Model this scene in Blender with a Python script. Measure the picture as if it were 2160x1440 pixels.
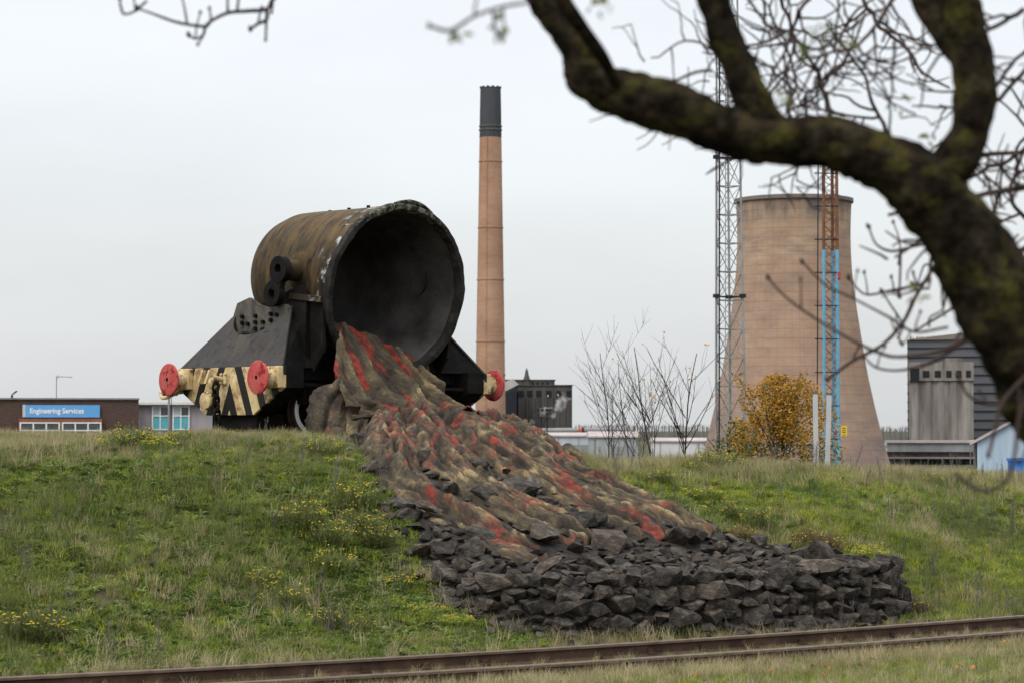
import bpy, bmesh, math, random
import numpy as np
from mathutils import Vector, Matrix, noise as MN
random.seed(7); RS=np.random.RandomState(11)
S=bpy.context.scene; COL=S.collection
for o in list(bpy.data.objects): bpy.data.objects.remove(o)
R=math.radians
# ------------------------------------------------------------------ camera, sky, sun, exposure
CAMH=2.39; F=5100.0; TH=math.atan(185/F)
cd=bpy.data.cameras.new('camera'); cam=bpy.data.objects.new('camera',cd); COL.objects.link(cam)
cam.location=(0,0,CAMH); cam.rotation_euler=(math.pi/2+TH,0,0)
cd.sensor_width=36; cd.lens=F/2160*36; cd.clip_start=.1; cd.clip_end=9000
cd.dof.use_dof=True; cd.dof.focus_distance=37; cd.dof.aperture_fstop=4.0
S.camera=cam
SUN_EL,SUN_AZ=R(50),R(215)       # azimuth clockwise from +Y : behind the camera, to its left
w=bpy.data.worlds.new('World'); S.world=w; w.use_nodes=True
nt=w.node_tree; nt.nodes.clear()
def N(t,typ,**k):
    n=t.nodes.new(typ)
    for a,b in k.items(): setattr(n,a,b)
    return n
out=N(nt,'ShaderNodeOutputWorld'); add=N(nt,'ShaderNodeAddShader')
b1=N(nt,'ShaderNodeBackground'); b2=N(nt,'ShaderNodeBackground')
sky=N(nt,'ShaderNodeTexSky'); sky.sky_type='NISHITA'; sky.sun_disc=False
sky.sun_elevation=SUN_EL; sky.sun_rotation=SUN_AZ; sky.dust_density=4
nt.links.new(sky.outputs[0],b1.inputs[0]); b1.inputs[1].default_value=.05
# overcast layer: soft cloud noise, a little brighter towards the zenith
tc=N(nt,'ShaderNodeTexCoord'); sep=N(nt,'ShaderNodeSeparateXYZ'); nt.links.new(tc.outputs['Generated'],sep.inputs[0])
rmp=N(nt,'ShaderNodeValToRGB'); e=rmp.color_ramp.elements
e[0].position=0.0; e[0].color=(.765,.785,.80,1); e[1].position=.22; e[1].color=(.955,.96,.97,1)
e2=e.new(1.0); e2.color=(2.3,2.32,2.36,1)
nt.links.new(sep.outputs[2],rmp.inputs[0])
mp=N(nt,'ShaderNodeMapping'); mp.inputs['Scale'].default_value=(1.5,1.5,6); nt.links.new(tc.outputs['Generated'],mp.inputs[0])
nz=N(nt,'ShaderNodeTexNoise'); nz.inputs['Scale'].default_value=2.2; nz.inputs['Detail'].default_value=4; nt.links.new(mp.outputs[0],nz.inputs[0])
mr=N(nt,'ShaderNodeMapRange'); mr.inputs[1].default_value=.3; mr.inputs[2].default_value=.7; mr.inputs[3].default_value=.92; mr.inputs[4].default_value=1.06
nt.links.new(nz.outputs[0],mr.inputs[0])
mx=N(nt,'ShaderNodeVectorMath'); mx.operation='MULTIPLY'; nt.links.new(rmp.outputs[0],mx.inputs[0]); nt.links.new(mr.outputs[0],mx.inputs[1])
nt.links.new(mx.outputs[0],b2.inputs[0]); b2.inputs[1].default_value=.85
nt.links.new(b1.outputs[0],add.inputs[0]); nt.links.new(b2.outputs[0],add.inputs[1]); nt.links.new(add.outputs[0],out.inputs[0])
sl=bpy.data.lights.new('sun','SUN'); sl.energy=1.4; sl.angle=R(25); sl.color=(1,.96,.9)
so=bpy.data.objects.new('sun',sl); COL.objects.link(so)
sd=Vector((math.sin(SUN_AZ)*math.cos(SUN_EL),math.cos(SUN_AZ)*math.cos(SUN_EL),math.sin(SUN_EL)))
so.rotation_euler=(-sd).to_track_quat('-Z','Y').to_euler(); so.location=sd*60
S.view_settings.view_transform='Standard'; S.view_settings.look='None'; S.view_settings.exposure=0.0; S.view_settings.gamma=1
S.view_settings.use_curve_mapping=False
S.render.engine='CYCLES'

# ------------------------------------------------------------------ helpers
FW=Vector((0,math.cos(TH),math.sin(TH))); UP=Vector((0,-math.sin(TH),math.cos(TH)))
def ray(px,py): return FW+Vector((1,0,0))*((px-1080)/F)+UP*((720-py)/F)
def at(px,py,Y): d=ray(px,py); return Vector((0,0,CAMH))+d*(Y/d.y)
def tag(o,label=None,cat=None,group=None,kind=None):
    if label: o['label']=label
    if cat: o['category']=cat
    if group: o['group']=group
    if kind: o['kind']=kind
    return o
def empty(name,loc=(0,0,0),rot=(0,0,0)):
    o=bpy.data.objects.new(name,None); COL.objects.link(o); o.location=loc; o.rotation_euler=rot; o.empty_display_size=.2
    return o
class MB:
    def __init__(s): s.v=[]; s.f=[]; s.m=[]; s.cm=0
    def add(s,vs,fs):
        b=len(s.v); s.v+= [tuple(v) for v in vs]; s.f+=[tuple(i+b for i in f) for f in fs]; s.m+=[s.cm]*len(fs); return s
    def box(s,a,b):
        x0,y0,z0=[min(p,q) for p,q in zip(a,b)]; x1,y1,z1=[max(p,q) for p,q in zip(a,b)]
        return s.add([(x0,y0,z0),(x1,y0,z0),(x1,y1,z0),(x0,y1,z0),(x0,y0,z1),(x1,y0,z1),(x1,y1,z1),(x0,y1,z1)],
          [(3,2,1,0),(4,5,6,7),(0,1,5,4),(1,2,6,5),(2,3,7,6),(3,0,4,7)])
    def bar(s,p,q,wd,ht=None,upv=(0,0,1)):
        ht=ht or wd; p=Vector(p);q=Vector(q); d=(q-p).normalized(); u=Vector(upv)
        if abs(d.dot(u))>.98: u=Vector((1,0,0))
        r=d.cross(u).normalized(); u=r.cross(d); vs=[]
        for c in (p,q):
            for a,b in ((-1,-1),(1,-1),(1,1),(-1,1)): vs.append(c+r*(a*wd/2)+u*(b*ht/2))
        return s.add(vs,[(3,2,1,0),(4,5,6,7),(0,1,5,4),(1,2,6,5),(2,3,7,6),(3,0,4,7)])
    def tube(s,pts,rad,n=8,cap=True,nz=0,nf=3):
        pts=[Vector(p) for p in pts]; rad=rad if hasattr(rad,'__len__') else [rad]*len(pts)
        vs=[];fs=[]; u=None
        for i,p in enumerate(pts):
            d=(pts[min(i+1,len(pts)-1)]-pts[max(i-1,0)]).normalized()
            if u is None:
                u=Vector((0,0,1)) if abs(d.z)<.9 else Vector((1,0,0))
            u=(u-d*u.dot(d)).normalized(); r=d.cross(u)
            for k in range(n):
                a=2*math.pi*k/n; dv=u*math.cos(a)+r*math.sin(a); rr=rad[i]
                if nz: rr*=1+nz*MN.noise((p+dv*rr)*nf)+nz*.6*MN.noise((p+dv*rr)*nf*3.1)
                vs.append(p+dv*rr)
        for i in range(len(pts)-1):
            for k in range(n):
                fs.append((i*n+k,i*n+(k+1)%n,(i+1)*n+(k+1)%n,(i+1)*n+k))
        if cap: fs.append(tuple(range(n-1,-1,-1))); fs.append(tuple(range((len(pts)-1)*n,len(pts)*n)))
        return s.add(vs,fs)
    def cyl(s,p,q,r,n=16,r2=None): return s.tube([p,q],[r,r if r2 is None else r2],n)
    def lathe(s,prof,o,axis,n=48,closed=False,jit=None):
        o=Vector(o); ax=Vector(axis).normalized(); u=Vector((0,0,1)) if abs(ax.z)<.9 else Vector((1,0,0))
        u=(u-ax*u.dot(ax)).normalized(); r=ax.cross(u); vs=[];fs=[]
        for t,rd in prof:
            for k in range(n):
                a=2*math.pi*k/n; vs.append(o+ax*t+(u*math.cos(a)+r*math.sin(a))*rd)
        m=len(prof)
        for i in range(m-1 if not closed else m):
            j=(i+1)%m
            for k in range(n): fs.append((i*n+k,i*n+(k+1)%n,j*n+(k+1)%n,j*n+k))
        return s.add(vs,fs)
    def prism(s,poly,off):
        off=Vector(off); n=len(poly); a=[Vector(p) for p in poly]; b=[p+off for p in a]
        return s.add(a+b,[tuple(range(n-1,-1,-1)),tuple(range(n,2*n))]+[(i,(i+1)%n,n+(i+1)%n,n+i) for i in range(n)])
    def build(s,name,mats,parent=None,smooth=False,fixn=True,kind=None):
        me=bpy.data.meshes.new(name); me.from_pydata(s.v,[],s.f)
        if not isinstance(mats,(list,tuple)): mats=[mats]
        for m in mats: me.materials.append(m)
        if len(mats)>1: me.polygons.foreach_set('material_index',s.m)
        if fixn and len(s.f)<60000:
            bm=bmesh.new(); bm.from_mesh(me); bmesh.ops.recalc_face_normals(bm,faces=bm.faces); bm.to_mesh(me); bm.free()
        if smooth:
            me.polygons.foreach_set('use_smooth',[True]*len(me.polygons))
            try: me.set_sharp_from_angle(angle=R(40))
            except Exception: pass
        o=bpy.data.objects.new(name,me); COL.objects.link(o)
        if parent: o.parent=parent
        if kind: o['kind']=kind
        return o
def bevel(o,wd=.01,seg=2):
    m=o.modifiers.new('bevel','BEVEL'); m.width=wd; m.segments=seg; m.limit_method='ANGLE'; m.angle_limit=R(35); return o
def catmull(pts,n):
    P=[np.array(p,float) for p in pts]; P=[2*P[0]-P[1]]+P+[2*P[-1]-P[-2]]; out=[]
    m=len(pts)-1
    for q in range(n):
        t=q/(n-1)*m; i=min(int(t),m-1); f=t-i; a,b,c,d=P[i:i+4]
        out.append(.5*((2*b)+(-a+c)*f+(2*a-5*b+4*c-d)*f*f+(-a+3*b-3*c+d)*f**3))
    return np.array(out)
# ---- materials
def mat(name,cols,scale=4,rough=.8,bump=.2,bscale=None,metal=0,stretch=(1,1,1),detail=6,lo=.35,hi=.65,spec=.25,dist=.02,coord='Object',rand=None,cells=None):
    m=bpy.data.materials.new(name); m.use_nodes=True; t=m.node_tree; b=t.nodes['Principled BSDF']
    b.inputs['Roughness'].default_value=rough; b.inputs['Metallic'].default_value=metal; b.inputs['Specular IOR Level'].default_value=spec
    c=N(t,'ShaderNodeTexCoord'); mp=N(t,'ShaderNodeMapping'); mp.inputs['Scale'].default_value=stretch
    if coord=='World':
        g=N(t,'ShaderNodeNewGeometry'); t.links.new(g.outputs['Position'],mp.inputs[0])
    else: t.links.new(c.outputs[coord],mp.inputs[0])
    nz=N(t,'ShaderNodeTexNoise'); nz.inputs['Scale'].default_value=scale; nz.inputs['Detail'].default_value=detail; nz.inputs['Roughness'].default_value=.62
    t.links.new(mp.outputs[0],nz.inputs[0])
    r=N(t,'ShaderNodeValToRGB'); el=r.color_ramp.elements
    n=len(cols)
    for i,cc in enumerate(cols):
        pos=lo+(hi-lo)*i/max(1,n-1)
        q=el[i] if i<2 else el.new(pos)
        q.position=pos; q.color=(*cc,1)
    if n==1: el[1].color=(*cols[0],1)
    t.links.new(nz.outputs[0],r.inputs[0]); col=r.outputs[0]
    if rand:
        oi=N(t,'ShaderNodeObjectInfo'); hs=N(t,'ShaderNodeHueSaturation')
        m1=N(t,'ShaderNodeMapRange'); m1.inputs[3].default_value=1-rand; m1.inputs[4].default_value=1+rand; t.links.new(oi.outputs['Random'],m1.inputs[0])
        t.links.new(m1.outputs[0],hs.inputs['Value']); t.links.new(col,hs.inputs['Color']); col=hs.outputs[0]
    t.links.new(col,b.inputs['Base Color'])
    if bump:
        n2=N(t,'ShaderNodeTexNoise'); n2.inputs['Scale'].default_value=bscale or scale*5; n2.inputs['Detail'].default_value=6; t.links.new(mp.outputs[0],n2.inputs[0])
        bp=N(t,'ShaderNodeBump'); bp.inputs['Strength'].default_value=bump; bp.inputs['Distance'].default_value=dist
        t.links.new(n2.outputs[0],bp.inputs['Height']); t.links.new(bp.outputs[0],b.inputs['Normal'])
    m['ramp']='x'
    return m
def overlay(m,col,scale,lo,hi,stretch=(1,1,1),coord='Object',detail=5,axis=None):
    """a second noise-shaped colour on top of a material (rust, flakes, lichen)"""
    t=m.node_tree; b=t.nodes['Principled BSDF']; src=b.inputs['Base Color'].links[0].from_socket
    c=N(t,'ShaderNodeTexCoord'); mp=N(t,'ShaderNodeMapping'); mp.inputs['Scale'].default_value=stretch
    if coord=='World':
        g=N(t,'ShaderNodeNewGeometry'); t.links.new(g.outputs['Position'],mp.inputs[0])
    else: t.links.new(c.outputs[coord],mp.inputs[0])
    mp.inputs['Location'].default_value=(3.3,1.7,5.1)
    nz=N(t,'ShaderNodeTexNoise'); nz.inputs['Scale'].default_value=scale; nz.inputs['Detail'].default_value=detail; nz.inputs['Roughness'].default_value=.65
    t.links.new(mp.outputs[0],nz.inputs[0])
    mr=N(t,'ShaderNodeMapRange'); mr.inputs[1].default_value=lo; mr.inputs[2].default_value=hi; t.links.new(nz.outputs[0],mr.inputs[0])
    fac=mr.outputs[0]
    if axis:   # (component, from, to): limit to a region of the object itself
        sp=N(t,'ShaderNodeSeparateXYZ'); t.links.new(c.outputs['Object'],sp.inputs[0])
        m2=N(t,'ShaderNodeMapRange'); m2.inputs[1].default_value=axis[1]; m2.inputs[2].default_value=axis[2]; t.links.new(sp.outputs[axis[0]],m2.inputs[0])
        mu=N(t,'ShaderNodeMath'); mu.operation='MULTIPLY'; t.links.new(fac,mu.inputs[0]); t.links.new(m2.outputs[0],mu.inputs[1]); fac=mu.outputs[0]
    mx=N(t,'ShaderNodeMix'); mx.data_type='RGBA'; t.links.new(fac,mx.inputs[0]); t.links.new(src,mx.inputs[6]); mx.inputs[7].default_value=(*col,1)
    t.links.new(mx.outputs[2],b.inputs['Base Color']); return m
def leafy(m,tr=.25):
    """thin foliage lets some light through"""
    t=m.node_tree; b=t.nodes['Principled BSDF']; o=t.nodes['Material Output']; tl=N(t,'ShaderNodeBsdfTranslucent'); mx=N(t,'ShaderNodeMixShader'); mx.inputs[0].default_value=tr
    t.links.new(b.inputs['Base Color'].links[0].from_socket,tl.inputs[0]); t.links.new(b.outputs[0],mx.inputs[1]); t.links.new(tl.outputs[0],mx.inputs[2]); t.links.new(mx.outputs[0],o.inputs[0]); return m

# ------------------------------------------------------------------ terrain
def zhit(px,py,z): d=ray(px,py); return Vector((0,0,CAMH))+d*((z-CAMH)/d.z)
fr=[zhit(*p,0) for p in ((0,1425),(780,1387.5),(1380,1350),(2160,1294))]
QF=np.polyfit([p.x for p in fr],[p.y for p in fr],2)
QF[0]*=.8
def Yr(x):
    x=np.asarray(x,float); xc=np.clip(x,-14,16); y=np.polyval(QF,xc); sl=np.polyval(np.polyder(QF),xc); return y+(x-xc)*sl
def sst(a,b,x): t=np.clip((x-a)/(b-a),0,1); return t*t*(3-2*t)
_perm=RS.rand(256,256)
def vn(x,y):
    xi=np.floor(x).astype(int);yi=np.floor(y).astype(int);fx=x-xi;fy=y-yi;fx=fx*fx*(3-2*fx);fy=fy*fy*(3-2*fy)
    g=lambda a,b:_perm[a%256,b%256]
    return (g(xi,yi)*(1-fx)+g(xi+1,yi)*fx)*(1-fy)+(g(xi,yi+1)*(1-fx)+g(xi+1,yi+1)*fx)*fy-.5
YARD=-4.0
def ground(x,y,rough=True):
    x=np.asarray(x,float);y=np.asarray(y,float); r=y-Yr(x)
    zp=np.where(x>0,2.10-.05*x,np.where(x>-3,2.10-.035*x,2.205)); zp=np.clip(zp,1.2,2.36)
    t=np.clip((r-1.7)/(9.3-1.7),0,1); s=.45*(t*t*(3-2*t))+.55*t
    t2=sst(7.5,11.5,r); z=-.15+(zp+.15)*s
    z=np.where(r>7,z-.05*np.exp(-((r-9.3)/1.2)**2),z)
    z=z-sst(-.3,1.6,x)*(.035*np.clip(r-10.3,0,30)+.19*sst(4,9.5,r))
    near=sst(-3,-26,r)*.95; z=np.where(r<-3,-.15+near,z)
    out=sst(60,85,y); z=z*(1-out)+YARD*out
    if rough:
        am=np.clip((r-1.5)/3,0,1)*(1-out)
        z=z+am*(.16*vn(x*.7,y*.7)+.09*vn(x*2.1+9,y*2.1)+.04*vn(x*6,y*6))
        z=z+np.where(r<-2.2,.04*vn(x*2,y*2),0)
    return z
def hit(px,py,fn=ground,y0=20,y1=60):
    d=ray(px,py); prev=None
    for y in np.arange(y0,y1,.04):
        p=Vector((0,0,CAMH))+d*(y/d.y)
        if p.z<=float(fn(p.x,p.y,False)): return p
    return p
def axis_grid(fine0,fine1,st,far0,far1):
    g=list(np.arange(fine0,fine1+1e-6,st)); s=st; a=fine1
    while a<far1: s*=1.35; a+=s; g.append(a)
    s=st;a=fine0
    while a>far0: s*=1.35;a-=s; g.insert(0,a)
    return np.array(g)
gx=axis_grid(-13,13,.16,-6000,6000); gy=axis_grid(20,52,.16,-60,8000)
XX,YY=np.meshgrid(gx,gy); ZZ=ground(XX,YY)
nx,ny=len(gx),len(gy)
verts=np.stack([XX,YY,ZZ],-1).reshape(-1,3)
ii=np.arange(nx*ny).reshape(ny,nx)
faces=np.stack([ii[:-1,:-1],ii[:-1,1:],ii[1:,1:],ii[1:,:-1]],-1).reshape(-1,4)
me=bpy.data.meshes.new('ground'); me.from_pydata(verts.tolist(),[],faces.tolist())
me.polygons.foreach_set('use_smooth',[True]*len(me.polygons))
gmat=mat('soil_and_moss',[(.030,.024,.015),(.05,.042,.022),(.06,.066,.018),(.05,.04,.022)],scale=3.6,rough=.95,bump=1,bscale=26,coord='World',detail=9)
me.materials.append(gmat); go=bpy.data.objects.new('ground',me); COL.objects.link(go); tag(go,kind='structure')

# ------------------------------------------------------------------ railway line
rust=mat('rail_rust',[(.035,.020,.014),(.06,.034,.022),(.085,.05,.034)],scale=3,rough=.75,bump=.25,bscale=60,coord='World',detail=8,metal=.15)
railtop=mat('rail_head_worn',[(.11,.075,.055),(.17,.125,.095)],scale=6,rough=.5,bump=.1,coord='World',metal=.4)
prof=[(-.07,0),(.07,0),(.07,.012),(.014,.03),(.012,.118),(.036,.128),(.036,.152),(.028,.16),(-.028,.16),(-.036,.152),(-.036,.128),(-.012,.118),(-.014,.03),(-.07,.012)]
xs=np.arange(-12,18,.4)
def railpath(off):
    out=[]
    for x in xs:
        y=float(Yr(x)); dy=float(Yr(x+.01)-Yr(x-.01))/.02; n=Vector((dy,-1,0)).normalized()   # toward the camera
        out.append((Vector((x,y,0))+n*off,n))
    return out
def rail(off,label):
    pth=railpath(off); mb=MB(); n=len(prof)
    vs=[p+nn*a+Vector((0,0,b-.16)) for p,nn in pth for a,b in prof]
    fs=[]
    for i in range(len(pth)-1):
        for k in range(n): fs.append((i*n+k,i*n+(k+1)%n,(i+1)*n+(k+1)%n,(i+1)*n+k))
    mb.add(vs,fs); mb.m=[1 if f[0]%n in (5,6,7,8,9) else 0 for f in fs]
    o=mb.build('rail',[rust,railtop],smooth=True); tag(o,label,'rail'); return o
r1=rail(0,'rusty brown steel rail on the side by the rock wall'); r2=rail(1.505,'rusty brown steel rail edging the leaf-strewn grass')
d=0
cl=MB().box((-.05,-.1,0),(.05,.1,.035)).box((-.02,-.07,.03),(.02,-.02,.075)).box((-.02,.02,.03),(.02,.07,.075)).build('rail_clip',rust); clm=cl.data; bpy.data.objects.remove(cl)
p0=railpath(.7525); L0=0
for i,x in enumerate(np.arange(-9,12,.62)):
    y=float(Yr(x)); dy=float(Yr(x+.01)-Yr(x-.01))/.02; n=Vector((dy,-1,0)).normalized(); tdir=Vector((1,dy,0)).normalized()
    for off,par in ((0,r1),(1.505,r2)):
        q=bpy.data.objects.new('rail_clip',clm); COL.objects.link(q); q.parent=par; q.location=Vector((x,y,-.158))+n*off; q.rotation_euler=(0,0,math.atan2(tdir.y,tdir.x))

# ------------------------------------------------------------------ rock fan (slag stones under the sculpture)
edge_px=[(735,948),(775,1000),(830,1085),(885,1175),(915,1225),(940,1278),(1050,1322),(1210,1360),(1400,1350),(1600,1338),(1760,1326),(1890,1312),(1914,1256),(1800,1212),(1640,1165),(1480,1110),(1360,1060),(1230,1000),(1120,945),(1000,925)]
EP=[hit(*p) for p in edge_px]; EP2=np.array([(p.x,p.y) for p in EP])
wall_i=(4,12); WP=EP2[wall_i[0]:wall_i[1]+1]
def inpoly(x,y,P):
    x=np.asarray(x);y=np.asarray(y);ins=np.zeros(x.shape,bool);j=len(P)-1
    for i in range(len(P)):
        xi,yi=P[i];xj,yj=P[j]
        c=((yi>y)!=(yj>y))&(x<(xj-xi)*(y-yi)/(yj-yi+1e-12)+xi); ins^=c; j=i
    return ins
def dpoly(x,y,P,closed=False):
    x=np.asarray(x,float);y=np.asarray(y,float);best=np.full(x.shape,1e9)
    n=len(P)
    for i in range(n if closed else n-1):
        a=P[i];b=P[(i+1)%n];ab=b-a;t=np.clip(((x-a[0])*ab[0]+(y-a[1])*ab[1])/(ab@ab),0,1)
        best=np.minimum(best,np.hypot(x-a[0]-t*ab[0],y-a[1]-t*ab[1]))
    return best
def fanz(x,y,rough=True):
    x=np.asarray(x,float);y=np.asarray(y,float)
    ins=inpoly(x,y,EP2); ds=dpoly(x,y,EP2,True); dw=dpoly(x,y,WP)
    g=ground(x,y,False); base=g+np.where(ins,.14*sst(0,.5,ds),-.05)
    side=np.minimum(sst(WP[0][0]-.1,WP[0][0]+1.0,x),sst(WP[-1][0]+.1,WP[-1][0]-.5,x))
    ter=-.15+.62*sst(0,.22,dw)*side+.10*dw+(1-side)*-.5
    z=np.where(ins&(dw<4),np.maximum(base,ter),base)
    return z
stone_m=[mat('slag_stone_a',[(.015,.013,.011),(.041,.0355,.030),(.085,.073,.061)],scale=3.5,rough=.95,bump=.9,bscale=14,dist=.03,rand=.35,detail=9),
         mat('slag_stone_b',[(.034,.027,.0215),(.070,.057,.046),(.13,.11,.092)],scale=4,rough=.95,bump=.9,bscale=16,dist=.03,rand=.35,detail=9),
         mat('slag_stone_c',[(.045,.04,.035),(.085,.077,.068),(.15,.138,.12)],scale=4,rough=.95,bump=.8,bscale=16,dist=.03,rand=.3,detail=9)]
for m in stone_m[:2]: overlay(m,(.05,.055,.025),5,.60,.75)
def rockmesh(seed,blocky):
    rr=random.Random(seed); bm=bmesh.new(); pts=[]
    for k in range(18):
        v=Vector((rr.gauss(0,1),rr.gauss(0,1),rr.gauss(0,1))).normalized()
        if blocky:
            m=max(abs(c) for c in v); v=v/m*.92; v=Vector([max(-.9,min(.9,c)) for c in v])
        pts.append(v*rr.uniform(.78,1.08))
    vs=[bm.verts.new((p.x*.5,p.y*.5,p.z*.5)) for p in pts]
    r=bmesh.ops.convex_hull(bm,input=vs)
    bmesh.ops.delete(bm,geom=[g for g in r['geom_interior'] if isinstance(g,bmesh.types.BMVert)],context='VERTS')
    bmesh.ops.recalc_face_normals(bm,faces=bm.faces)
    me=bpy.data.meshes.new('stone'); bm.to_mesh(me); bm.free(); return me
ROCKS=[]
for k in range(16):
    for mi,m in enumerate(stone_m):
        me=rockmesh(k,k%2==0); me.materials.append(m); ROCKS.append((me,k,mi))
bank=empty('slag_rock_bank',(float(EP2[8][0]),float(EP2[8][1]),-.15)); tag(bank,'bank of dark angular slag stones with stacked front wall beside the rails','rock bank')
# bed under the stones
x0,x1=EP2[:,0].min()-.3,EP2[:,0].max()+.3; y0,y1=EP2[:,1].min()-.3,EP2[:,1].max()+.3
bx=np.arange(x0,x1,.1);by=np.arange(y0,y1,.1); BX,BY=np.meshgrid(bx,by); BZ=fanz(BX,BY)+.05*vn(BX*5,BY*5)+.03*vn(BX*13,BY*13); BI=dpoly(BX,BY,EP2,True); keep=inpoly(BX,BY,EP2)|(BI<.12)
bi=np.arange(BX.size).reshape(BX.shape); q=np.stack([bi[:-1,:-1],bi[:-1,1:],bi[1:,1:],bi[1:,:-1]],-1).reshape(-1,4); q=q[keep.reshape(-1)[q].all(1)]
bedm=mat('slag_grit',[(.012,.011,.010),(.028,.025,.022),(.05,.045,.035)],scale=6,rough=1,bump=1,bscale=30,dist=.03,coord='World',detail=9)
mb=MB(); mb.v=[tuple(v) for v in (np.stack([BX,BY,BZ],-1).reshape(-1,3)-np.array(bank.location))]; mb.f=[tuple(int(i) for i in f) for f in q]; mb.m=[0]*len(mb.f)
mb.build('rubble_bed',bedm,bank,fixn=False)
# tongue centre lines are needed to keep stones off them
TONG=[ # pixel centre line, half width start/end (m), height start/end (m)
 ([(690,905),(740,925),(800,938)],.30,.22,.30,.12),
 ([(800,890),(818,960),(850,1030),(930,1095),(1010,1140),(1080,1178),(1150,1192)],.34,.40,.50,.16),
 ([(868,885),(905,950),(970,1020),(1050,1075),(1130,1120),(1245,1168)],.36,.50,.56,.16),
 ([(940,885),(1000,940),(1070,1000),(1150,1040),(1240,1085),(1330,1125),(1400,1160)],.40,.42,.56,.15),
 ([(990,892),(1070,945),(1180,1010),(1290,1060),(1390,1105),(1500,1150)],.36,.50,.50,.18),
 ([(1010,893),(1100,940),(1210,990),(1290,1030),(1380,1075)],.26,.25,.36,.12),
]
TC=[]
for t in TONG:
    P=[hit(px,py,y1=50) for px,py in t[0]]
    # the first points lie above the ground: walk back from where the flow meets the bank
    TC.append(P)
def tong_path(i):
    t=TONG[i]; P=[]
    for px,py in t[0]:
        if py<945:
            Y=36.7-(py-885)/60*1.3; d=at(px,py,Y); P.append((d.x,d.y))
        else:
            h=hit(px,py); P.append((h.x,h.y))
    return catmull(P,70)
TPATH=[tong_path(i) for i in range(len(TONG))]
cand=[]
def try_rocks(n,smin,smax):
    for _ in range(n):
        x=random.uniform(x0,x1); y=random.uniform(y0,y1)
        if not inpoly(np.array(x),np.array(y),EP2): continue
        s=random.uniform(smin,smax)
        if any((x-c[0])**2+(y-c[1])**2<(.36*(s+c[3]))**2 for c in cand): continue
        skip=False
        for i,TP in enumerate(TPATH):
            dd=np.hypot(TP[:,0]-x,TP[:,1]-y); k=dd.argmin(); hw=TONG[i][1]+(TONG[i][2]-TONG[i][1])*k/69
            if dd[k]<hw*(.6 if k<60 else .35): skip=True;break
        if skip: continue
        cand.append((x,y,float(fanz(x,y)),s,0))
try_rocks(260,.34,.56); try_rocks(1600,.2,.32); try_rocks(16000,.08,.19)
for p in EP2[:5]:   # loose stones along the upper left margin
    for _ in range(4): cand.append((p[0]+random.uniform(-.1,.5),p[1]+random.uniform(-.2,.5),float(fanz(p[0]+.15,p[1]+.1)),random.uniform(.22,.42),0))
# stacked wall courses along the front
seg=np.linalg.norm(np.diff(WP,axis=0),axis=1); tot=seg.sum()
def wpt(s):
    for i,l in enumerate(seg):
        if s<=l or i==len(seg)-1:
            a=WP[i];b=WP[i+1];return a+(b-a)*(s/l),(b-a)/l
        s-=l
for course in range(5):
    s=random.uniform(0,.2)
    while s<tot:
        L_=random.choice((random.uniform(.10,.2),random.uniform(.16,.28),random.uniform(.26,.46))); p,dv=wpt(min(tot,s+L_/2)); nin=np.array((-dv[1],dv[0])); q=p+nin*(.02+.035*course+random.uniform(-.03,.03))
        top=float(fanz(*(p+nin*.3)))+.1; z=-.1+course*.155+random.uniform(-.035,.035)
        if z<top: cand.append((q[0],q[1],z,L_,2,math.atan2(dv[1],dv[0])))
        s+=L_*.92
for _ in range(420):   # loose rubble spilled at the foot of the wall and along the margins
    k_=random.randrange(len(EP2)-1); p=EP2[k_]+(EP2[k_+1]-EP2[k_])*random.random(); q=p+np.array((random.gauss(0,.16),random.gauss(-.06,.13)))
    if 3<=k_<=13 or random.random()<.5: cand.append((q[0],q[1],float(fanz(*q)) if inpoly(np.array(q[0]),np.array(q[1]),EP2) else float(ground(*q)),random.choice((random.uniform(.05,.12),random.uniform(.1,.24))),0))
cand.sort(key=lambda c:-c[3]*(1.3 if len(c)>5 else 1))
rest=MB(); bl=np.array(bank.location)
for i,c in enumerate(cand):
    x,y,z,s=c[:4]; wallst=len(c)>5
    me,k,mi=random.choice([r for r in ROCKS if (r[2]==(0 if random.random()<.66 else (1 if random.random()<.9 else 2)))])
    if wallst: rot=(random.uniform(-.2,.2),random.uniform(-.22,.22),c[5]+random.uniform(-.35,.35)); sc=(s*1.12,s*random.uniform(.8,1.1),min(.30,max(.13,s*random.uniform(.55,.95))))
    else: rot=(random.uniform(-.5,.5),random.uniform(-.5,.5),random.uniform(0,6.3)); sc=(s*1.15,s*random.uniform(.7,1),s*random.uniform(.35,.7))
    lz=z+(.2*s if not wallst else .06)
    if i<300:
        o=bpy.data.objects.new('stone',me); COL.objects.link(o); o.parent=bank; o.location=(x-bl[0],y-bl[1],lz-bl[2]); o.rotation_euler=rot; o.scale=sc
    else:
        Mx=Matrix.Translation((x-bl[0],y-bl[1],lz-bl[2]))@Matrix.LocRotScale(None,__import__('mathutils').Euler(rot),Vector(sc))
        rest.cm=mi; rest.add([Mx@v.co for v in me.vertices],[tuple(p.vertices) for p in me.polygons])
rest.build('small_stones',stone_m,bank,kind='stuff')

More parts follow.
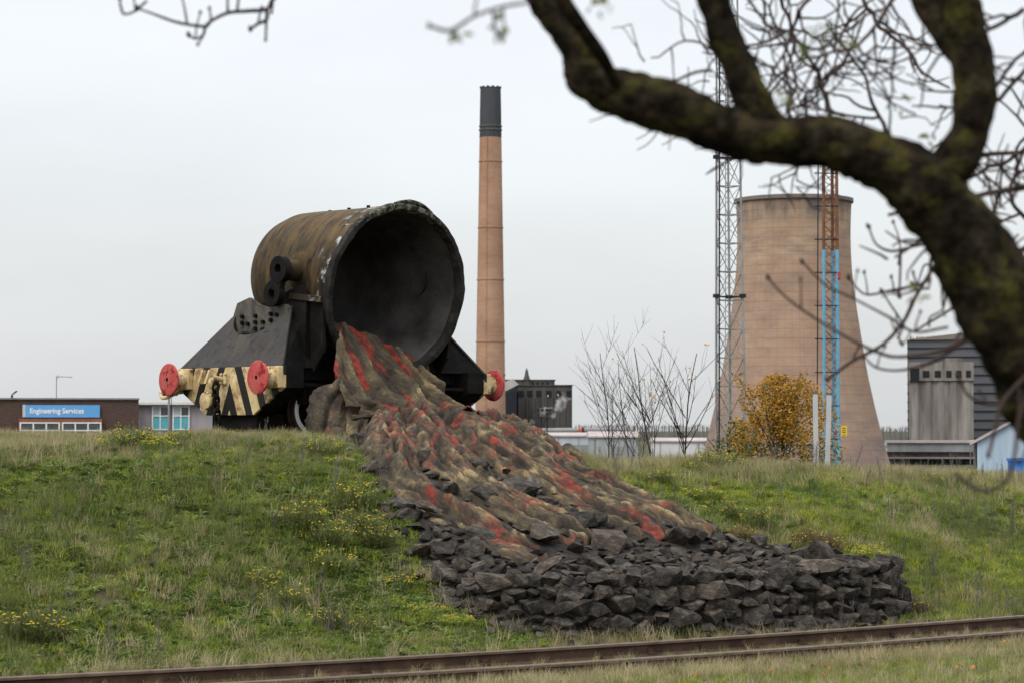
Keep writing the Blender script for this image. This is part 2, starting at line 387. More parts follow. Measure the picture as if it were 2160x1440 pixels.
# ------------------------------------------------------------------ wagon
WO=Vector((-2.899,39.336,2.265)); WRZ=R(43); WT=R(.76)
wag=empty('ladle_wagon',WO,(0,WT,WRZ)); tag(wag,'black rail wagon with striped ends and red buffers carrying the tipped ladle','rail wagon')
WM=Matrix.Translation(WO)@__import__('mathutils').Euler((0,WT,WRZ)).to_matrix().to_4x4(); WI=WM.inverted()
def wplane(px,py,axis,val):
    a=WI@Vector((0,0,CAMH)); d=WI.to_3x3()@ray(px,py); return a+d*((val-a[axis])/d[axis])
black=mat('wagon_black_paint',[(.004,.004,.004),(.007,.0065,.006),(.016,.013,.010)],scale=3,rough=.75,bump=.3,bscale=25,detail=8,spec=.1)
slopeblk=mat('end_sheet_paint',[(.026,.025,.024),(.034,.032,.030),(.042,.039,.035)],scale=2,rough=.65,spec=.2,bump=.25,bscale=20,detail=8)
overlay(slopeblk,(.018,.012,.009),9,.54,.66); overlay(slopeblk,(.065,.05,.035),1.6,.5,.75,stretch=(1,2,.4))
cream=mat('cream_paint',[(.42,.31,.15),(.52,.40,.21),(.60,.48,.28)],scale=4,rough=.6,bump=.2,bscale=25)
overlay(cream,(.10,.05,.02),8,.53,.63); overlay(cream,(.2,.13,.06),3,.55,.8)
red=mat('buffer_red_paint',[(.33,.04,.04),(.42,.07,.065),(.38,.10,.085)],scale=5,spec=.15,rough=.7,bump=.2,bscale=30)
overlay(red,(.20,.018,.014),6,.55,.60); overlay(red,(.06,.03,.022),14,.61,.66)
white=mat('white_paint',[(.75,.75,.73),(.85,.85,.83)],scale=8,rough=.6,bump=.1)
# chevron stripes painted on the end plate
stripe=mat('hazard_stripes',[(.42,.31,.15),(.52,.40,.21),(.60,.48,.28)],scale=4,rough=.6,bump=.2,bscale=25)
overlay(stripe,(.12,.06,.025),7,.52,.66); overlay(stripe,(.22,.13,.055),3,.5,.7)
t=stripe.node_tree; b=t.nodes['Principled BSDF']; src=b.inputs['Base Color'].links[0].from_socket
c=N(t,'ShaderNodeTexCoord'); sp=N(t,'ShaderNodeSeparateXYZ'); t.links.new(c.outputs['Object'],sp.inputs[0])
def mth(op,a,bv=None):
    n=N(t,'ShaderNodeMath'); n.operation=op
    for i,v in enumerate((a,bv)):
        if v is None: continue
        if isinstance(v,(int,float)): n.inputs[i].default_value=v
        else: t.links.new(v,n.inputs[i])
    return n.outputs[0]
ay_=mth('ABSOLUTE',sp.outputs[1]); k=mth('ADD',ay_,mth('MULTIPLY',sp.outputs[2],.42)); fr_=mth('FRACT',mth('DIVIDE',mth('ADD',k,.05),.40)); msk=mth('GREATER_THAN',fr_,.55)
mx=N(t,'ShaderNodeMix'); mx.data_type='RGBA'; t.links.new(msk,mx.inputs[0]); t.links.new(src,mx.inputs[6]); mx.inputs[7].default_value=(.010,.010,.010,1); t.links.new(mx.outputs[2],b.inputs['Base Color'])
BZ_=.885; BYc=1.175
for sx in (-1,1):
    X=2.1*sx
    hexa=[(X,-1.38,1.07),(X,-1.38,.74),(X,-.62,.32),(X,.62,.32),(X,1.38,.74),(X,1.38,1.07)]
    bevel(MB().prism(hexa,(-.05*sx,0,0)).build('end_plate',stripe,wag),.006)
    # hexagonal headstock box behind the plate
    inner=[(X-.052*sx,y*.985,z) for _,y,z in hexa]
    MB().prism(inner,(-.35*sx,0,0)).build('headstock',black,wag)
    # sloped end sheet with scalloped top
    def sp_(y,z): f_=(z-1.07)/(1.98-1.07); return Vector((X-.62*sx*f_,y,z))
    poly=[(1.34,1.075),(.70,1.93)]
    for k in range(13):
        a=math.pi*(1.0-k/12*.94); poly.append((.06-.60*math.cos(a),1.97-.36*math.sin(a)-.02))
    poly+=[(-.70,2.05),(-1.34,1.075)]
    nrm=Vector((-.9*sx,0,-.62)).normalized()*.03
    MB().prism([sp_(*p) for p in poly],nrm).build('end_sheet',slopeblk,wag)
    # side gussets below the sloped sheet
    for sy in (-1,1):
        g=[(X-.03*sx,1.33*sy,1.06),(X-.61*sx,.70*sy,1.94),(X-.95*sx,.70*sy,1.94),(X-1.25*sx,.95*sy,1.06)]
        MB().prism([Vector(p) for p in g],(0,-.025*sy,0)).build('side_gusset',black,wag)
        MB().bar((X-.1*sx,1.3*sy,.80),(X-1.3*sx,1.1*sy,.80),.05,.05).build('frame_rib',black,wag)
    # trunnion pedestal: bolted plate standing behind the scallop
    px_=X-.64*sx
    pp=[(px_,.72,1.0),(px_,.80,1.75),(px_,.62,2.12),(px_,.30,2.2),(px_,.05,2.08),(px_,-.2,2.02),(px_,-.45,2.04),(px_,-.66,2.06),(px_,-.70,2.0),(px_,-.70,1.0)]
    ped=MB().prism([Vector(p) for p in pp],(.06*sx,0,0)).build('trunnion_pedestal',mat('pedestal_grey',[(.03,.028,.025),(.07,.065,.055),(.11,.10,.08)],scale=4,rough=.7,bump=.3),wag)
    for yy,zz in ((.45,1.8),(.3,1.78),(.1,1.8),(.1,1.9),(.1,1.7),(-.1,1.8),(-.1,1.68),(-.3,1.82),(-.3,1.92),(.45,1.9),(-.45,1.9)):
        MB().cyl((px_+.02*sx,yy,zz),(px_+.11*sx,yy,zz),.033,6).build('bolt',black,ped)
    MB().box((px_+.06*sx,.3,1.62),(px_+.2*sx,.62,1.66)).build('ledge',ped.data.materials[0],ped)
    # big carrying saddle under the trunnion
    MB().prism([Vector((px_-.12*sx,y,z)) for y,z in ((-1.0,.5),(1.0,.5),(.85,1.7),(.5,2.0),(-.9,2.36),(-1.05,2.1))],(.08*sx,0,0)).build('saddle_plate',black,wag)
    # buffers
    for sy in (-1,1):
        yb=BYc*sy
        bf=MB().box((X,yb-.20,.73),(X+.10*sx,yb+.20,1.065)).build('buffer',cream,wag); bevel(bf,.015)
        MB().lathe([(0,.0),(0,.165),(.05,.165),(.07,.145),(.16,.125),(.17,.14),(.20,.14),(.205,.09),(.22,.09),(.22,0)],(X+.10*sx,yb,BZ_),(sx,0,0),24).build('shank',cream,bf,smooth=True)
        hd=MB().lathe([(-.05,0),(-.05,.12),(-.03,.22),(-.012,.255),(.01,.26),(.022,.25),(.032,.18),(.038,.08),(.040,.034),(.0,.03),(0,0)],(X+.33*sx,yb,BZ_),(sx,0,0),40).build('buffer_head',red,bf,smooth=True)
        for a in range(4):
            an=math.pi/4+a*math.pi/2; c0=Vector((X+.10*sx,yb+.165*math.cos(an)*1.0,BZ_+.13*math.sin(an)*1.05))
            MB().cyl(c0,c0+Vector((.03*sx,0,0)),.024,6).build('bolt',cream,bf)
        MB().cyl((X+.34*sx,yb,BZ_),(X+.3715*sx,yb,BZ_),.034,12).build('centre_hole',black,bf)
# draw gear on the front end
X=-2.1
hk=MB().box((X-.05,.06,.80),(X,.22,.98)).build('coupling_hook',cream,wag); bevel(hk,.02)
hp=catmull([(X-.08,.13,.88),(X-.2,.13,.90),(X-.27,.13,.84),(X-.25,.13,.76),(X-.17,.13,.74),(X-.13,.13,.80)],16)
MB().tube([tuple(p) for p in hp],[.04]*8+[.036]*4+[.03,.028,.024,.018],10).build('hook',cream,hk,smooth=True)
MB().lathe([(0,0),(0,.06),(.05,.08),(.12,.145),(.15,.14),(.165,.10),(.17,0)],(X,.45,.545),(-1,0,0),24).build('round_boss',cream,wag,smooth=True)
def link(mb,c,up,side,h,wd,r):
    c=Vector(c);up=Vector(up);side=Vector(side);pts=[]
    for k in range(17):
        a=2*math.pi*k/16; pts.append(c+up*(h*math.sin(a))+side*(wd*math.cos(a)))
    mb.tube(pts,r,6,cap=False)
ch=None
for k in range(7):
    z=.76-k*.105; mb=MB(); link(mb,(X-.2+.01*k,.10,z),(0,0,1),(0,1,0) if k%2 else (1,0,0),.08,.05,.025); o=mb.build('chain_link',black,hk if k else hk,smooth=True)
for yy in (.62,.44):   # lamp irons and step brackets
    MB().prism([Vector((X,yy,1.04)),Vector((X-.05,yy+.02,1.04)),Vector((X-.12,yy+.04,.82)),Vector((X,yy+.04,.82))],(0,.05,0)).build('lamp_bracket',cream,wag)
pp=catmull([(X,1.25,.70),(X-.1,1.3,.68),(X-.16,1.42,.62),(X-.2,1.52,.60),(X-.2,1.58,.64),(X-.2,1.6,.69)],14)
MB().tube([tuple(p) for p in pp],.032,8).build('brake_pipe',cream,wag,smooth=True)
# under-frame beams, axles, wheels
for sy in (-1,1):
    MB().box((-1.7,.50*sy,.40),(1.7,.60*sy,.80)).build('sole_bar',black,wag)
    MB().box((-2.0,.98*sy,.88),(-.55,1.04*sy,1.05)).build('side_frame',black,wag); MB().box((.55,.98*sy,.88),(2.0,1.04*sy,1.05)).build('side_frame',black,wag)
for y in (-.98,.92): MB().box((-1.3,y,.42),(1.3,y+.06,1.25)).build('well_side',black,wag)
for sx in (-1,1): MB().prism([Vector((.78*sx,y_,z_)) for y_,z_ in ((-.98,1.2),(.9,1.2),(.9,1.42),(-.98,1.40))],(.5*sx,0,0)).build('well_corner',black,wag)
MB().box((-1.3,-.9,.36),(1.3,.9,.44)).build('well_floor',black,wag)
MB().box((-2.0,-.58,.06),(2.0,.58,.355)).build('brake_rigging_box',black,wag)
tyrem=mat('tyre_brown',[(.03,.018,.013),(.055,.035,.026)],scale=6,rough=.6,bump=.2,metal=.3)
for ax in (-1.08,1.08):
    MB().cyl((ax,-.95,.40),(ax,.95,.40),.06,12).build('axle',black,wag)
    for sy in (-1,1):
        y=.78*sy
        wh=MB().lathe([(-.05,0),(-.05,.29),(-.02,.30),(.02,.30),(.03,.27),(.02,.14),(.09,.12),(.10,0)],(ax,y,.40),(0,sy,0),40).build('wheel',black,wag,smooth=True)
        MB().lathe([(-.09,.30),(-.09,.425),(-.06,.43),(-.045,.405),(.045,.40),(.06,.385),(.06,.30)],(ax,y,.40),(0,sy,0),48,closed=True).build('tyre',tyrem,wh,smooth=True)
        MB().lathe([(.060,.305),(.068,.31),(.068,.372),(.060,.378)],(ax,y,.40),(0,sy,0),48,closed=True).build('rim_stripe',white,wh,smooth=True)
        for k in range(6):
            a=k*math.pi/3+.3; c0=Vector((ax+.215*math.cos(a),y+.012*sy,.40+.215*math.sin(a)))
            MB().cyl(c0,c0+Vector((0,.025*sy,0)),.045,10).build('web_hole',mat('void',[(.002,.002,.002)],bump=0) if ax<0 and sy<0 and k==0 else bpy.data.materials['void'],wh)
# short siding the wagon stands on
sid=empty('siding_track',WO,(0,WT,WRZ)); tag(sid,'short length of track the wagon stands on, sunk in grass','track')
for sy in (-1,1):
    mb=MB(); mb.box((-2.4,.78*sy-.035,-.04),(2.6,.78*sy+.035,0)).box((-2.4,.78*sy-.01,-.14),(2.6,.78*sy+.01,-.04)).box((-2.4,.78*sy-.07,-.16),(2.6,.78*sy+.07,-.14)); mb.build('rail',rust,sid)

# ------------------------------------------------------------------ ladle
LT=R(9); mc=Vector((0.02,-1.555,2.295)); ln=Vector((0,-math.cos(LT),-math.sin(LT)))
lad=empty('slag_ladle',WM@Vector((0,-.6,2.5)),(0,WT,WRZ)); tag(lad,'huge rusty iron slag ladle tipped on its side with wide open mouth','ladle')
LO=Vector((0,-.6,2.5))
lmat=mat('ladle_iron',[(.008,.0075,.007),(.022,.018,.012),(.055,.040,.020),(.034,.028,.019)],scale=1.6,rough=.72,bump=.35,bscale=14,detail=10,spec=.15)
overlay(lmat,(.14,.085,.030),2.4,.36,.78,stretch=(.6,1.6,.6),detail=12); overlay(lmat,(.006,.006,.006),2.0,.30,.66,stretch=(.7,1.5,.6),axis=(2,.8,-.25),detail=12); overlay(lmat,(.012,.011,.010),5,.52,.66,stretch=(.5,2.2,.35),detail=10); overlay(lmat,(.35,.36,.34),7,.54,.62,stretch=(1,.5,.4),axis=(1,-.45,-.75))  # pot blackens downwards: real black paint, with shade painted into the colour too
inm=mat('ladle_lining',[(.028,.025,.023),(.058,.053,.050),(.085,.079,.075)],scale=1.6,rough=.85,bump=.4,bscale=10,detail=9)
rimm=mat('ladle_rim_scale',[(.005,.005,.005),(.012,.011,.010),(.03,.027,.022)],scale=4,rough=.9,bump=.9,bscale=16,detail=9)
overlay(rimm,(.17,.17,.12),9,.47,.60,axis=(2,.7,1.1))
oprof=[(.10,1.365),(.5,1.315),(1,1.235),(1.5,1.165),(2,1.095),(2.4,1.03),(2.68,.92),(2.90,.74),(3.03,.50),(3.09,.25),(3.11,0.001)]
iprof=[(2.80,0.001),(2.76,.4),(2.6,.66),(2.3,.86),(2,.95),(1.5,1.035),(1,1.115),(.5,1.215),(.04,1.298)]
LC=mc-LO
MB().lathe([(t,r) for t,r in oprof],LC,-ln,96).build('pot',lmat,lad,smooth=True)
MB().lathe(iprof,LC,-ln,96).build('lining',inm,lad,smooth=True)
rim=MB().lathe([(.16,1.365),(.13,1.395),(.02,1.402),(-.004,1.396),(-.012,1.36),(-.010,1.318),(.01,1.306),(.10,1.26)],LC,-ln,160)
vv=[]
for v in rim.v:
    p=Vector(v); k=MN.noise(p*3.0)*.022+MN.noise(p*9)*.012; rd=(p-LC); rd-=ln*rd.dot(ln); vv.append(tuple(p+rd.normalized()*k+ln*MN.noise(p*5+Vector((4,4,4)))*.015))
rim.v=vv; rim.build('rim',rimm,lad,smooth=True)
lip=[]
for k in range(9):   # bent-up pouring lip on top of the rim
    a=R(-2+k*4.2-8); u=ln.cross(Vector((1,0,0))).normalized(); u=u if u.z>0 else -u
    lip.append((LC+(u*math.cos(a)+Vector((1,0,0))*math.sin(a))*(1.40+.035*math.sin(k/8*math.pi)),))
MB().tube([l[0]-ln*.05 for l in lip],[.02,.03,.035,.04,.035,.04,.03,.028,.018],8,nz=.3,nf=8).build('pouring_lip',rimm,lad,smooth=True)
for sx in (-1,1):
    tz=Vector((0,-.02,.10)); r0=1.145
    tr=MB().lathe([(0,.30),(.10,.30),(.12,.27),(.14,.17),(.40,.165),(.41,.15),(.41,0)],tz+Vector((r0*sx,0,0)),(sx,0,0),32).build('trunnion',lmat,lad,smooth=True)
    # hanging link with two eyes
    xl=(r0+.46)*sx
    def eye(mb,cy,cz,ro): mb.lathe([(-.06,.085),(-.06,ro),(.06,ro),(.06,.085)],Vector((xl,cy,cz)),(sx,0,0),28,closed=True)
    mb=MB(); eye(mb,-.02,.10,.21); eye(mb,.13,-.27,.20); mb.prism([Vector((xl-.05*sx,-.15,.05)),Vector((xl-.05*sx,-.04,-.25)),Vector((xl-.05*sx,.2,-.2)),Vector((xl-.05*sx,.13,.06))],(.1*sx,0,0))
    mb.build('lifting_link',black,lad,smooth=True)
    # bracket ledge along the flank and the plate hanging below it
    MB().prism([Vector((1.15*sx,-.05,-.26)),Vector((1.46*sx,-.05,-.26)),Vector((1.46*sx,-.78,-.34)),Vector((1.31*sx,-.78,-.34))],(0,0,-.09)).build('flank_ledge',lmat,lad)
    MB().prism([Vector((1.36*sx,-.06,-.36)),Vector((1.36*sx,-.78,-.44)),Vector((1.30*sx,-.74,-1.2)),Vector((1.30*sx,-.45,-1.55)),Vector((1.30*sx,-.05,-1.55))],(-.05*sx,0,0)).build('skirt_plate',black,lad)
for k in range(3): MB().cyl(LC-ln*(.9+.5*k)+Vector((.1,0,1.2-.08*k)),LC-ln*(.9+.5*k)+Vector((.1,0,1.30-.085*k)),.03,8).build('stud',black,lad)
# ladle number cast on the flank
for i,yy in enumerate((.36,.27,.19)):
    mb=MB(); c0=Vector((-1.08,yy,.06)); mb.tube([c0+Vector((-.02,-.025,.07)),c0+Vector((-.03,.02,.05)),c0+Vector((-.03,-.01,0)),c0+Vector((-.03,.025,-.04)),c0+Vector((-.02,-.025,-.08))],.012,6); mb.build('cast_numeral',black,lad)

# ------------------------------------------------------------------ lava sculpture
def lavamat(name,redamt,sc=3.2):
    m=mat(name,[(.010,.008,.006),(.024,.019,.013),(.046,.036,.022),(.095,.073,.040),(.24,.185,.095)],scale=sc,rough=.8,bump=.8,bscale=16,detail=12,dist=.03,coord='World',lo=.36,hi=.66)
    t=m.node_tree; b=t.nodes['Principled BSDF']; rp=b.inputs['Base Color'].links[0].from_node; src=rp.outputs[0]
    rp.inputs[0].links[0].from_node.inputs['Roughness'].default_value=.80
    nl=rp.inputs[0].links[0].from_socket; a0=N(t,'ShaderNodeAttribute'); a0.attribute_name='tan'; a1=N(t,'ShaderNodeMath'); a1.operation='ADD'; t.links.new(nl,a1.inputs[0]); t.links.new(a0.outputs['Fac'],a1.inputs[1]); t.links.new(a1.outputs[0],rp.inputs[0])
    fa=N(t,'ShaderNodeAttribute'); fa.attribute_name='flow'
    for nd in t.nodes:
        if nd.type=='MAPPING':
            for l in list(nd.inputs[0].links): t.links.remove(l)
            t.links.new(fa.outputs['Vector'],nd.inputs[0]); nd.inputs['Scale'].default_value=(1.25,.42,1)
    at_=N(t,'ShaderNodeAttribute'); at_.attribute_name='red'
    rm=N(t,'ShaderNodeMapping'); rm.inputs['Scale'].default_value=(1.3,.36,1); t.links.new(fa.outputs['Vector'],rm.inputs[0])
    g=N(t,'ShaderNodeNewGeometry'); nz=N(t,'ShaderNodeTexNoise'); nz.inputs['Scale'].default_value=7; nz.inputs['Detail'].default_value=12; nz.inputs['Roughness'].default_value=.8; nz.inputs['Distortion'].default_value=.6; t.links.new(rm.outputs[0],nz.inputs[0])
    ad=N(t,'ShaderNodeMath'); ad.operation='ADD'; t.links.new(at_.outputs['Fac'],ad.inputs[0]); t.links.new(nz.outputs[0],ad.inputs[1])
    mr=N(t,'ShaderNodeMapRange'); mr.inputs[1].default_value=redamt; mr.inputs[2].default_value=redamt+.14; mr.inputs[4].default_value=.92; t.links.new(ad.outputs[0],mr.inputs[0])
    rc=N(t,'ShaderNodeValToRGB'); rc.color_ramp.elements[0].color=(.09,.016,.011,1); rc.color_ramp.elements[1].color=(.27,.036,.022,1); rc.color_ramp.elements[0].position=.38; rc.color_ramp.elements[1].position=.62
    n2=N(t,'ShaderNodeTexNoise'); n2.inputs['Scale'].default_value=9; n2.inputs['Detail'].default_value=8; t.links.new(g.outputs['Position'],n2.inputs[0]); t.links.new(n2.outputs[0],rc.inputs[0])
    mx=N(t,'ShaderNodeMix'); mx.data_type='RGBA'; t.links.new(mr.outputs[0],mx.inputs[0]); t.links.new(src,mx.inputs[6]); t.links.new(rc.outputs[0],mx.inputs[7]); t.links.new(mx.outputs[2],b.inputs['Base Color'])
    return m
lava=empty('lava_sculpture',(-1.6,36.2,2.1)); tag(lava,'painted sheet of red and ochre molten slag pouring from the ladle down the bank','sculpture')
LV=np.array(lava.location)
def gridmesh(name,G,redv,m,parent,tanv=None,flow=None):
    nr,nc=G.shape[:2]; me=bpy.data.meshes.new(name); ii=np.arange(nr*nc).reshape(nr,nc)
    q=np.stack([ii[:-1,:-1],ii[:-1,1:],ii[1:,1:],ii[1:,:-1]],-1).reshape(-1,4)
    me.from_pydata((G.reshape(-1,3)-LV).tolist(),[],q.tolist()); me.polygons.foreach_set('use_smooth',[True]*len(q))
    a=me.attributes.new('red','FLOAT','POINT'); a.data.foreach_set('value',redv.reshape(-1).astype(np.float32)); me.materials.append(m)
    a=me.attributes.new('flow','FLOAT_VECTOR','POINT'); a.data.foreach_set('vector',(G-LV if flow is None else flow).reshape(-1).astype(np.float32))
    a=me.attributes.new('tan','FLOAT','POINT'); a.data.foreach_set('value',(np.zeros(G.shape[:2]) if tanv is None else tanv).reshape(-1).astype(np.float32))
    o=bpy.data.objects.new(name,me); COL.objects.link(o); o.parent=parent
    sm=o.modifiers.new('thickness','SOLIDIFY'); sm.thickness=.02; sm.offset=-1
    return o
ROWS=[ (-1.10,[(708,676),(750,692),(800,714),(850,741),(902,772)]),
       (-1.42,[(712,716),(755,733),(808,752),(862,770),(915,788)]),
       (-1.70,[(715,757),(765,778),(822,792),(880,800),(930,808)]),
       (-1.98,[(716,795),(765,816),(830,825),(895,828),(950,835)]),
       (-2.30,[(718,820),(765,842),(832,852),(908,855),(975,862)]),
       (-2.62,[(735,852),(775,868),(832,870),(915,872),(1000,888)]) ]
rows3=[]
for yl,pts in ROWS:
    rows3.append(catmull([tuple(WM@wplane(px,py,1,yl)) for px,py in pts],150))
rows3=np.array(rows3); NR=130
Gd=np.stack([catmull(rows3[:,j],NR) for j in range(150)],1)
du=np.linspace(0,1,150)[None,:]; dv=np.linspace(0,1,NR)[:,None]
ph=np.zeros((NR,150))
for i in range(NR):
    for j in range(150):
        v=dv[i,0];u=du[0,j]; ph[i,j]=u*4.2-(2.1*v)+.60*MN.noise(Vector((u*2.2,v*1.6,.3)))+.22*MN.noise(Vector((u*8,v*4,1.3)))
pf=ph-np.floor(ph); fold=np.where(pf<.68,(pf/.68)**1.3,1-((np.clip(pf,.68,1)-.68)/.32)**.7)   # 0 valley .. 1 crest
fold=.78*fold+.22*(1-np.abs(2*((ph*2.3+.3)%1)-1))**1.2
big=.26*np.clip(.35+dv*1.3,0,1)
fine=np.array([[.024*MN.noise(Vector(Gd[i,j]*4))-.035*abs(MN.noise(Vector(Gd[i,j]*5.5)))+.012*MN.noise(Vector(Gd[i,j]*14)) for j in range(150)] for i in range(NR)])
out=np.array((WM.to_3x3()@Vector((0,-.86,.5))).normalized()[:])
disp=(fold-.6)*big+fine
Gd=Gd+out[None,None,:]*disp[...,None]
redv=.50-fold*.95-dv*.10+.08
gate=np.array([[MN.noise(Vector((u*3.1+5,v*2.2,3.3))) for u in du[0]] for v in dv[:,0]])
redv=.22*np.clip((.42-fold)/.2,-.9,1)+.55*gate+.17-np.clip(dv-.5,0,1)*.25
tanv=.13*(fold-.45)
lm1=lavamat('lava_sheet_paint',.70,2.6)
flw=np.stack([ph*.42,np.broadcast_to(dv*2.2,ph.shape),np.zeros(ph.shape)],-1)
gridmesh('pouring_sheet',Gd,redv,lm1,lava,tanv,flw)
# flared skirt reaching the ground on the wheel side
SK=[ [(716,790,-2.00),(745,812,-2.1),(790,832,-2.2)],
     [(700,808,-2.06),(735,835,-2.2),(785,855,-2.35)],
     [(664,822,-2.10),(722,860,-2.35),(780,872,-2.55)],
     [(652,860,-2.2),(716,892,-2.5),(776,895,-2.75)],
     [(648,900,-2.25),(708,920,-2.6),(770,922,-2.9)],
     [(668,945,-2.35),(705,950,-2.75),(770,952,-3.0)] ]
sk=np.array([catmull([tuple(WM@wplane(px,py,1,yl)) for px,py,yl in r],60) for r in SK])
Gs=np.stack([catmull(sk[:,j],70) for j in range(60)],1)
for i in range(70):
    for j in range(60):
        u=j/59;v=i/69; f_=abs(2*((u*3.2+.25*MN.noise(Vector((u*3,v*2,7))))%1)-1); dsp=(.5-f_)*.16*v+.02*MN.noise(Vector(Gs[i,j]*6))
        Gs[i,j]+=out*dsp
jag=np.array([.03*MN.noise(Vector((0,i*.25,2)))+.02*MN.noise(Vector((0,i*.7,5))) for i in range(70)])
Gs[:,0,0]+=jag
rs=np.zeros((70,60))-.10
for j in range(60): rs[:,j]+=.30*max(0,1-abs((j/59-.36)*12))+.22*max(0,1-abs((j/59-.8)*9))
gridmesh('flared_skirt',Gs,rs,lm1,lava)
# ragged hem where the sheet ends above the tongues
hm=[tuple(WM@wplane(px,py,1,yl)) for px,py,yl in ((742,880,-2.85),(790,876,-2.88),(840,868,-2.88),(880,873,-2.88),(920,872,-2.85),(960,882,-2.8),(1005,892,-2.74),(1025,897,-2.72))]
hc=catmull(hm,80); mb=MB(); mb.tube([tuple(p+np.array((0,0,.012*MN.noise(Vector(p*7))))) for p in hc],[.036+.016*MN.noise(Vector((i*.3,0,0))) for i in range(80)],7,nz=.4,nf=9)
ho=mb.build('hem_fold',lm1,lava,smooth=True); ho.location=-Vector(LV)
lm2=lavamat('lava_tongue_paint',.555,4.6)
for i,t in enumerate(TONG):
    TP=TPATH[i]
    ln_=np.concatenate([[0],np.cumsum(np.linalg.norm(np.diff(TP,axis=0),axis=1))]); nrow=int(ln_[-1]/.024); nc=52
    G=np.zeros((nrow,nc,3)); rd=np.zeros((nrow,nc)); tn=np.zeros((nrow,nc)); FLW=np.zeros((nrow,nc,3)); seed=i*13.7
    for a in range(nrow):
        s=ln_[-1]*a/(nrow-1); x=np.interp(s,ln_,TP[:,0]); y=np.interp(s,ln_,TP[:,1])
        x2=np.interp(s+.05,ln_,TP[:,0])-np.interp(s-.05,ln_,TP[:,0]); y2=np.interp(s+.05,ln_,TP[:,1])-np.interp(s-.05,ln_,TP[:,1]); l=math.hypot(x2,y2)+1e-9; nx_,ny_=-y2/l,x2/l
        f=a/(nrow-1); hw=t[1]+(t[2]-t[1])*f; h=t[3]+(t[4]-t[3])*min(1,f*1.5)
        hw*=1+.25*MN.noise(Vector((s*1.3,seed,0))); end=min(1,(1-f)/.06)**.5; hw*=.35+.65*end
        wob=.12*MN.noise(Vector((s*.9,seed,4)))
        for b in range(nc):
            wv=-1+2*b/(nc-1); xx=x+nx_*(wv*hw+wob); yy=y+ny_*(wv*hw+wob)
            rough=min(1,.25+f*1.6)
            q=Vector((xx,yy,seed)); q2=q+Vector((MN.noise(q*2.3),MN.noise(q*2.3+Vector((9,0,0))),0))*.18
            wd_=wv*hw; sw_=.12*MN.noise(q*2.3); el=.25+.3*rough; cr=1-abs(MN.noise(Vector((wd_*3.0+sw_*2,s*1.1*el,seed))))*2.3; cr2=1-abs(MN.noise(Vector((wd_*7+sw_*5,s*5*el,seed+2))))*2.4; cr3=1-abs(MN.noise(q2*17))*2.4; crf=1-abs(MN.noise(Vector((wv*2.2+wob*3,s*.55,seed+3))))*2.4
            FLW[a,b]=(wd_+.25*sw_,s,seed)
            pr=max(0,1-abs(wv)**2.4)**.6
            rel=(.15*(1-rough*.4)*crf+.10*cr+.05*cr2*rough+.020*cr3*rough)
            dz=pr*(h*end*.82+rel-.07)
            G[a,b]=(xx,yy,-.06+dz); G[a,b,:2]+=.05*rough*np.array((MN.noise(q*8),MN.noise(q*8+Vector((5,5,0))))); rd[a,b]=.14*MN.noise(q*2.2)+.06*cr2+.015-.10*(1-pr); tn[a,b]=.10*(cr2*rough+cr*.6-.70)+.05*(crf-.5)*(1-rough)
    gz=fanz(G[...,0],G[...,1]); G[...,2]+=gz
    gridmesh('flow_tongue',G,rd,lm2,lava,tn,FLW)

# ------------------------------------------------------------------ grass and ground cover (nobody could count it)
def blade(mb,base,h,lean,az,wd,segs=3,curve=1.0):
    d=Vector((math.cos(az),math.sin(az),0)); sd=Vector((-d.y,d.x,0)); vs=[]
    for k in range(segs+1):
        f=k/segs; p=Vector(base)+d*(lean*f**(1+curve))+Vector((0,0,h*f*(1-.25*f*lean/max(h,.01)))); w=wd*(1-f**1.5)*.5
        if k<segs: vs+= [p-sd*w,p+sd*w]
        else: vs.append(p)
    fs=[(2*k,2*k+1,2*k+3,2*k+2) for k in range(segs-1)]+[(2*segs-2,2*segs-1,2*segs)]
    mb.add(vs,fs)
def gmat_(name,cols,rand=.3,tr=.3,sc=.8): return leafy(mat(name,cols,scale=sc,rough=.7,bump=0,coord='World',rand=rand,lo=.3,hi=.7,spec=.2),tr)
GM=dict(green=gmat_('grass_green',[(.085,.13,.022),(.165,.225,.042),(.25,.28,.065)],rand=.45,tr=.4),
 lush=gmat_('grass_yellow_green',[(.24,.29,.03),(.33,.36,.045),(.29,.31,.05)],tr=.4),
 dry=gmat_('grass_dry',[(.27,.22,.125),(.38,.32,.19),(.22,.18,.09)]),
 leaf=gmat_('broad_leaf',[(.085,.13,.034),(.19,.255,.07)],rand=.45,tr=.35),
 olive=gmat_('weed_olive',[(.12,.15,.042),(.19,.21,.07)]),
 grey=gmat_('dead_stalk',[(.10,.09,.085),(.16,.145,.135)]),
 brown=gmat_('weed_brown',[(.16,.12,.055),(.22,.165,.08)]),
 yel=leafy(mat('ragwort_yellow',[(.55,.42,.03),(.65,.52,.05)],scale=5,bump=0,rough=.6),.2))
def proto(name,fn,m):
    mb=MB(); fn(mb); o=mb.build(name,m,fixn=False,smooth=False); COL.objects.unlink(o); return o
def tuft(n,h0,h1,rad,wd,leanf=.6):
    def f(mb):
        for _ in range(n):
            a=random.uniform(0,6.28); r=rad*math.sqrt(random.random()); h=random.uniform(h0,h1)
            blade(mb,(r*math.cos(a),r*math.sin(a),-.02),h,h*random.uniform(.1,leanf*2),random.uniform(0,6.28),wd*random.uniform(.7,1.2))
    return f
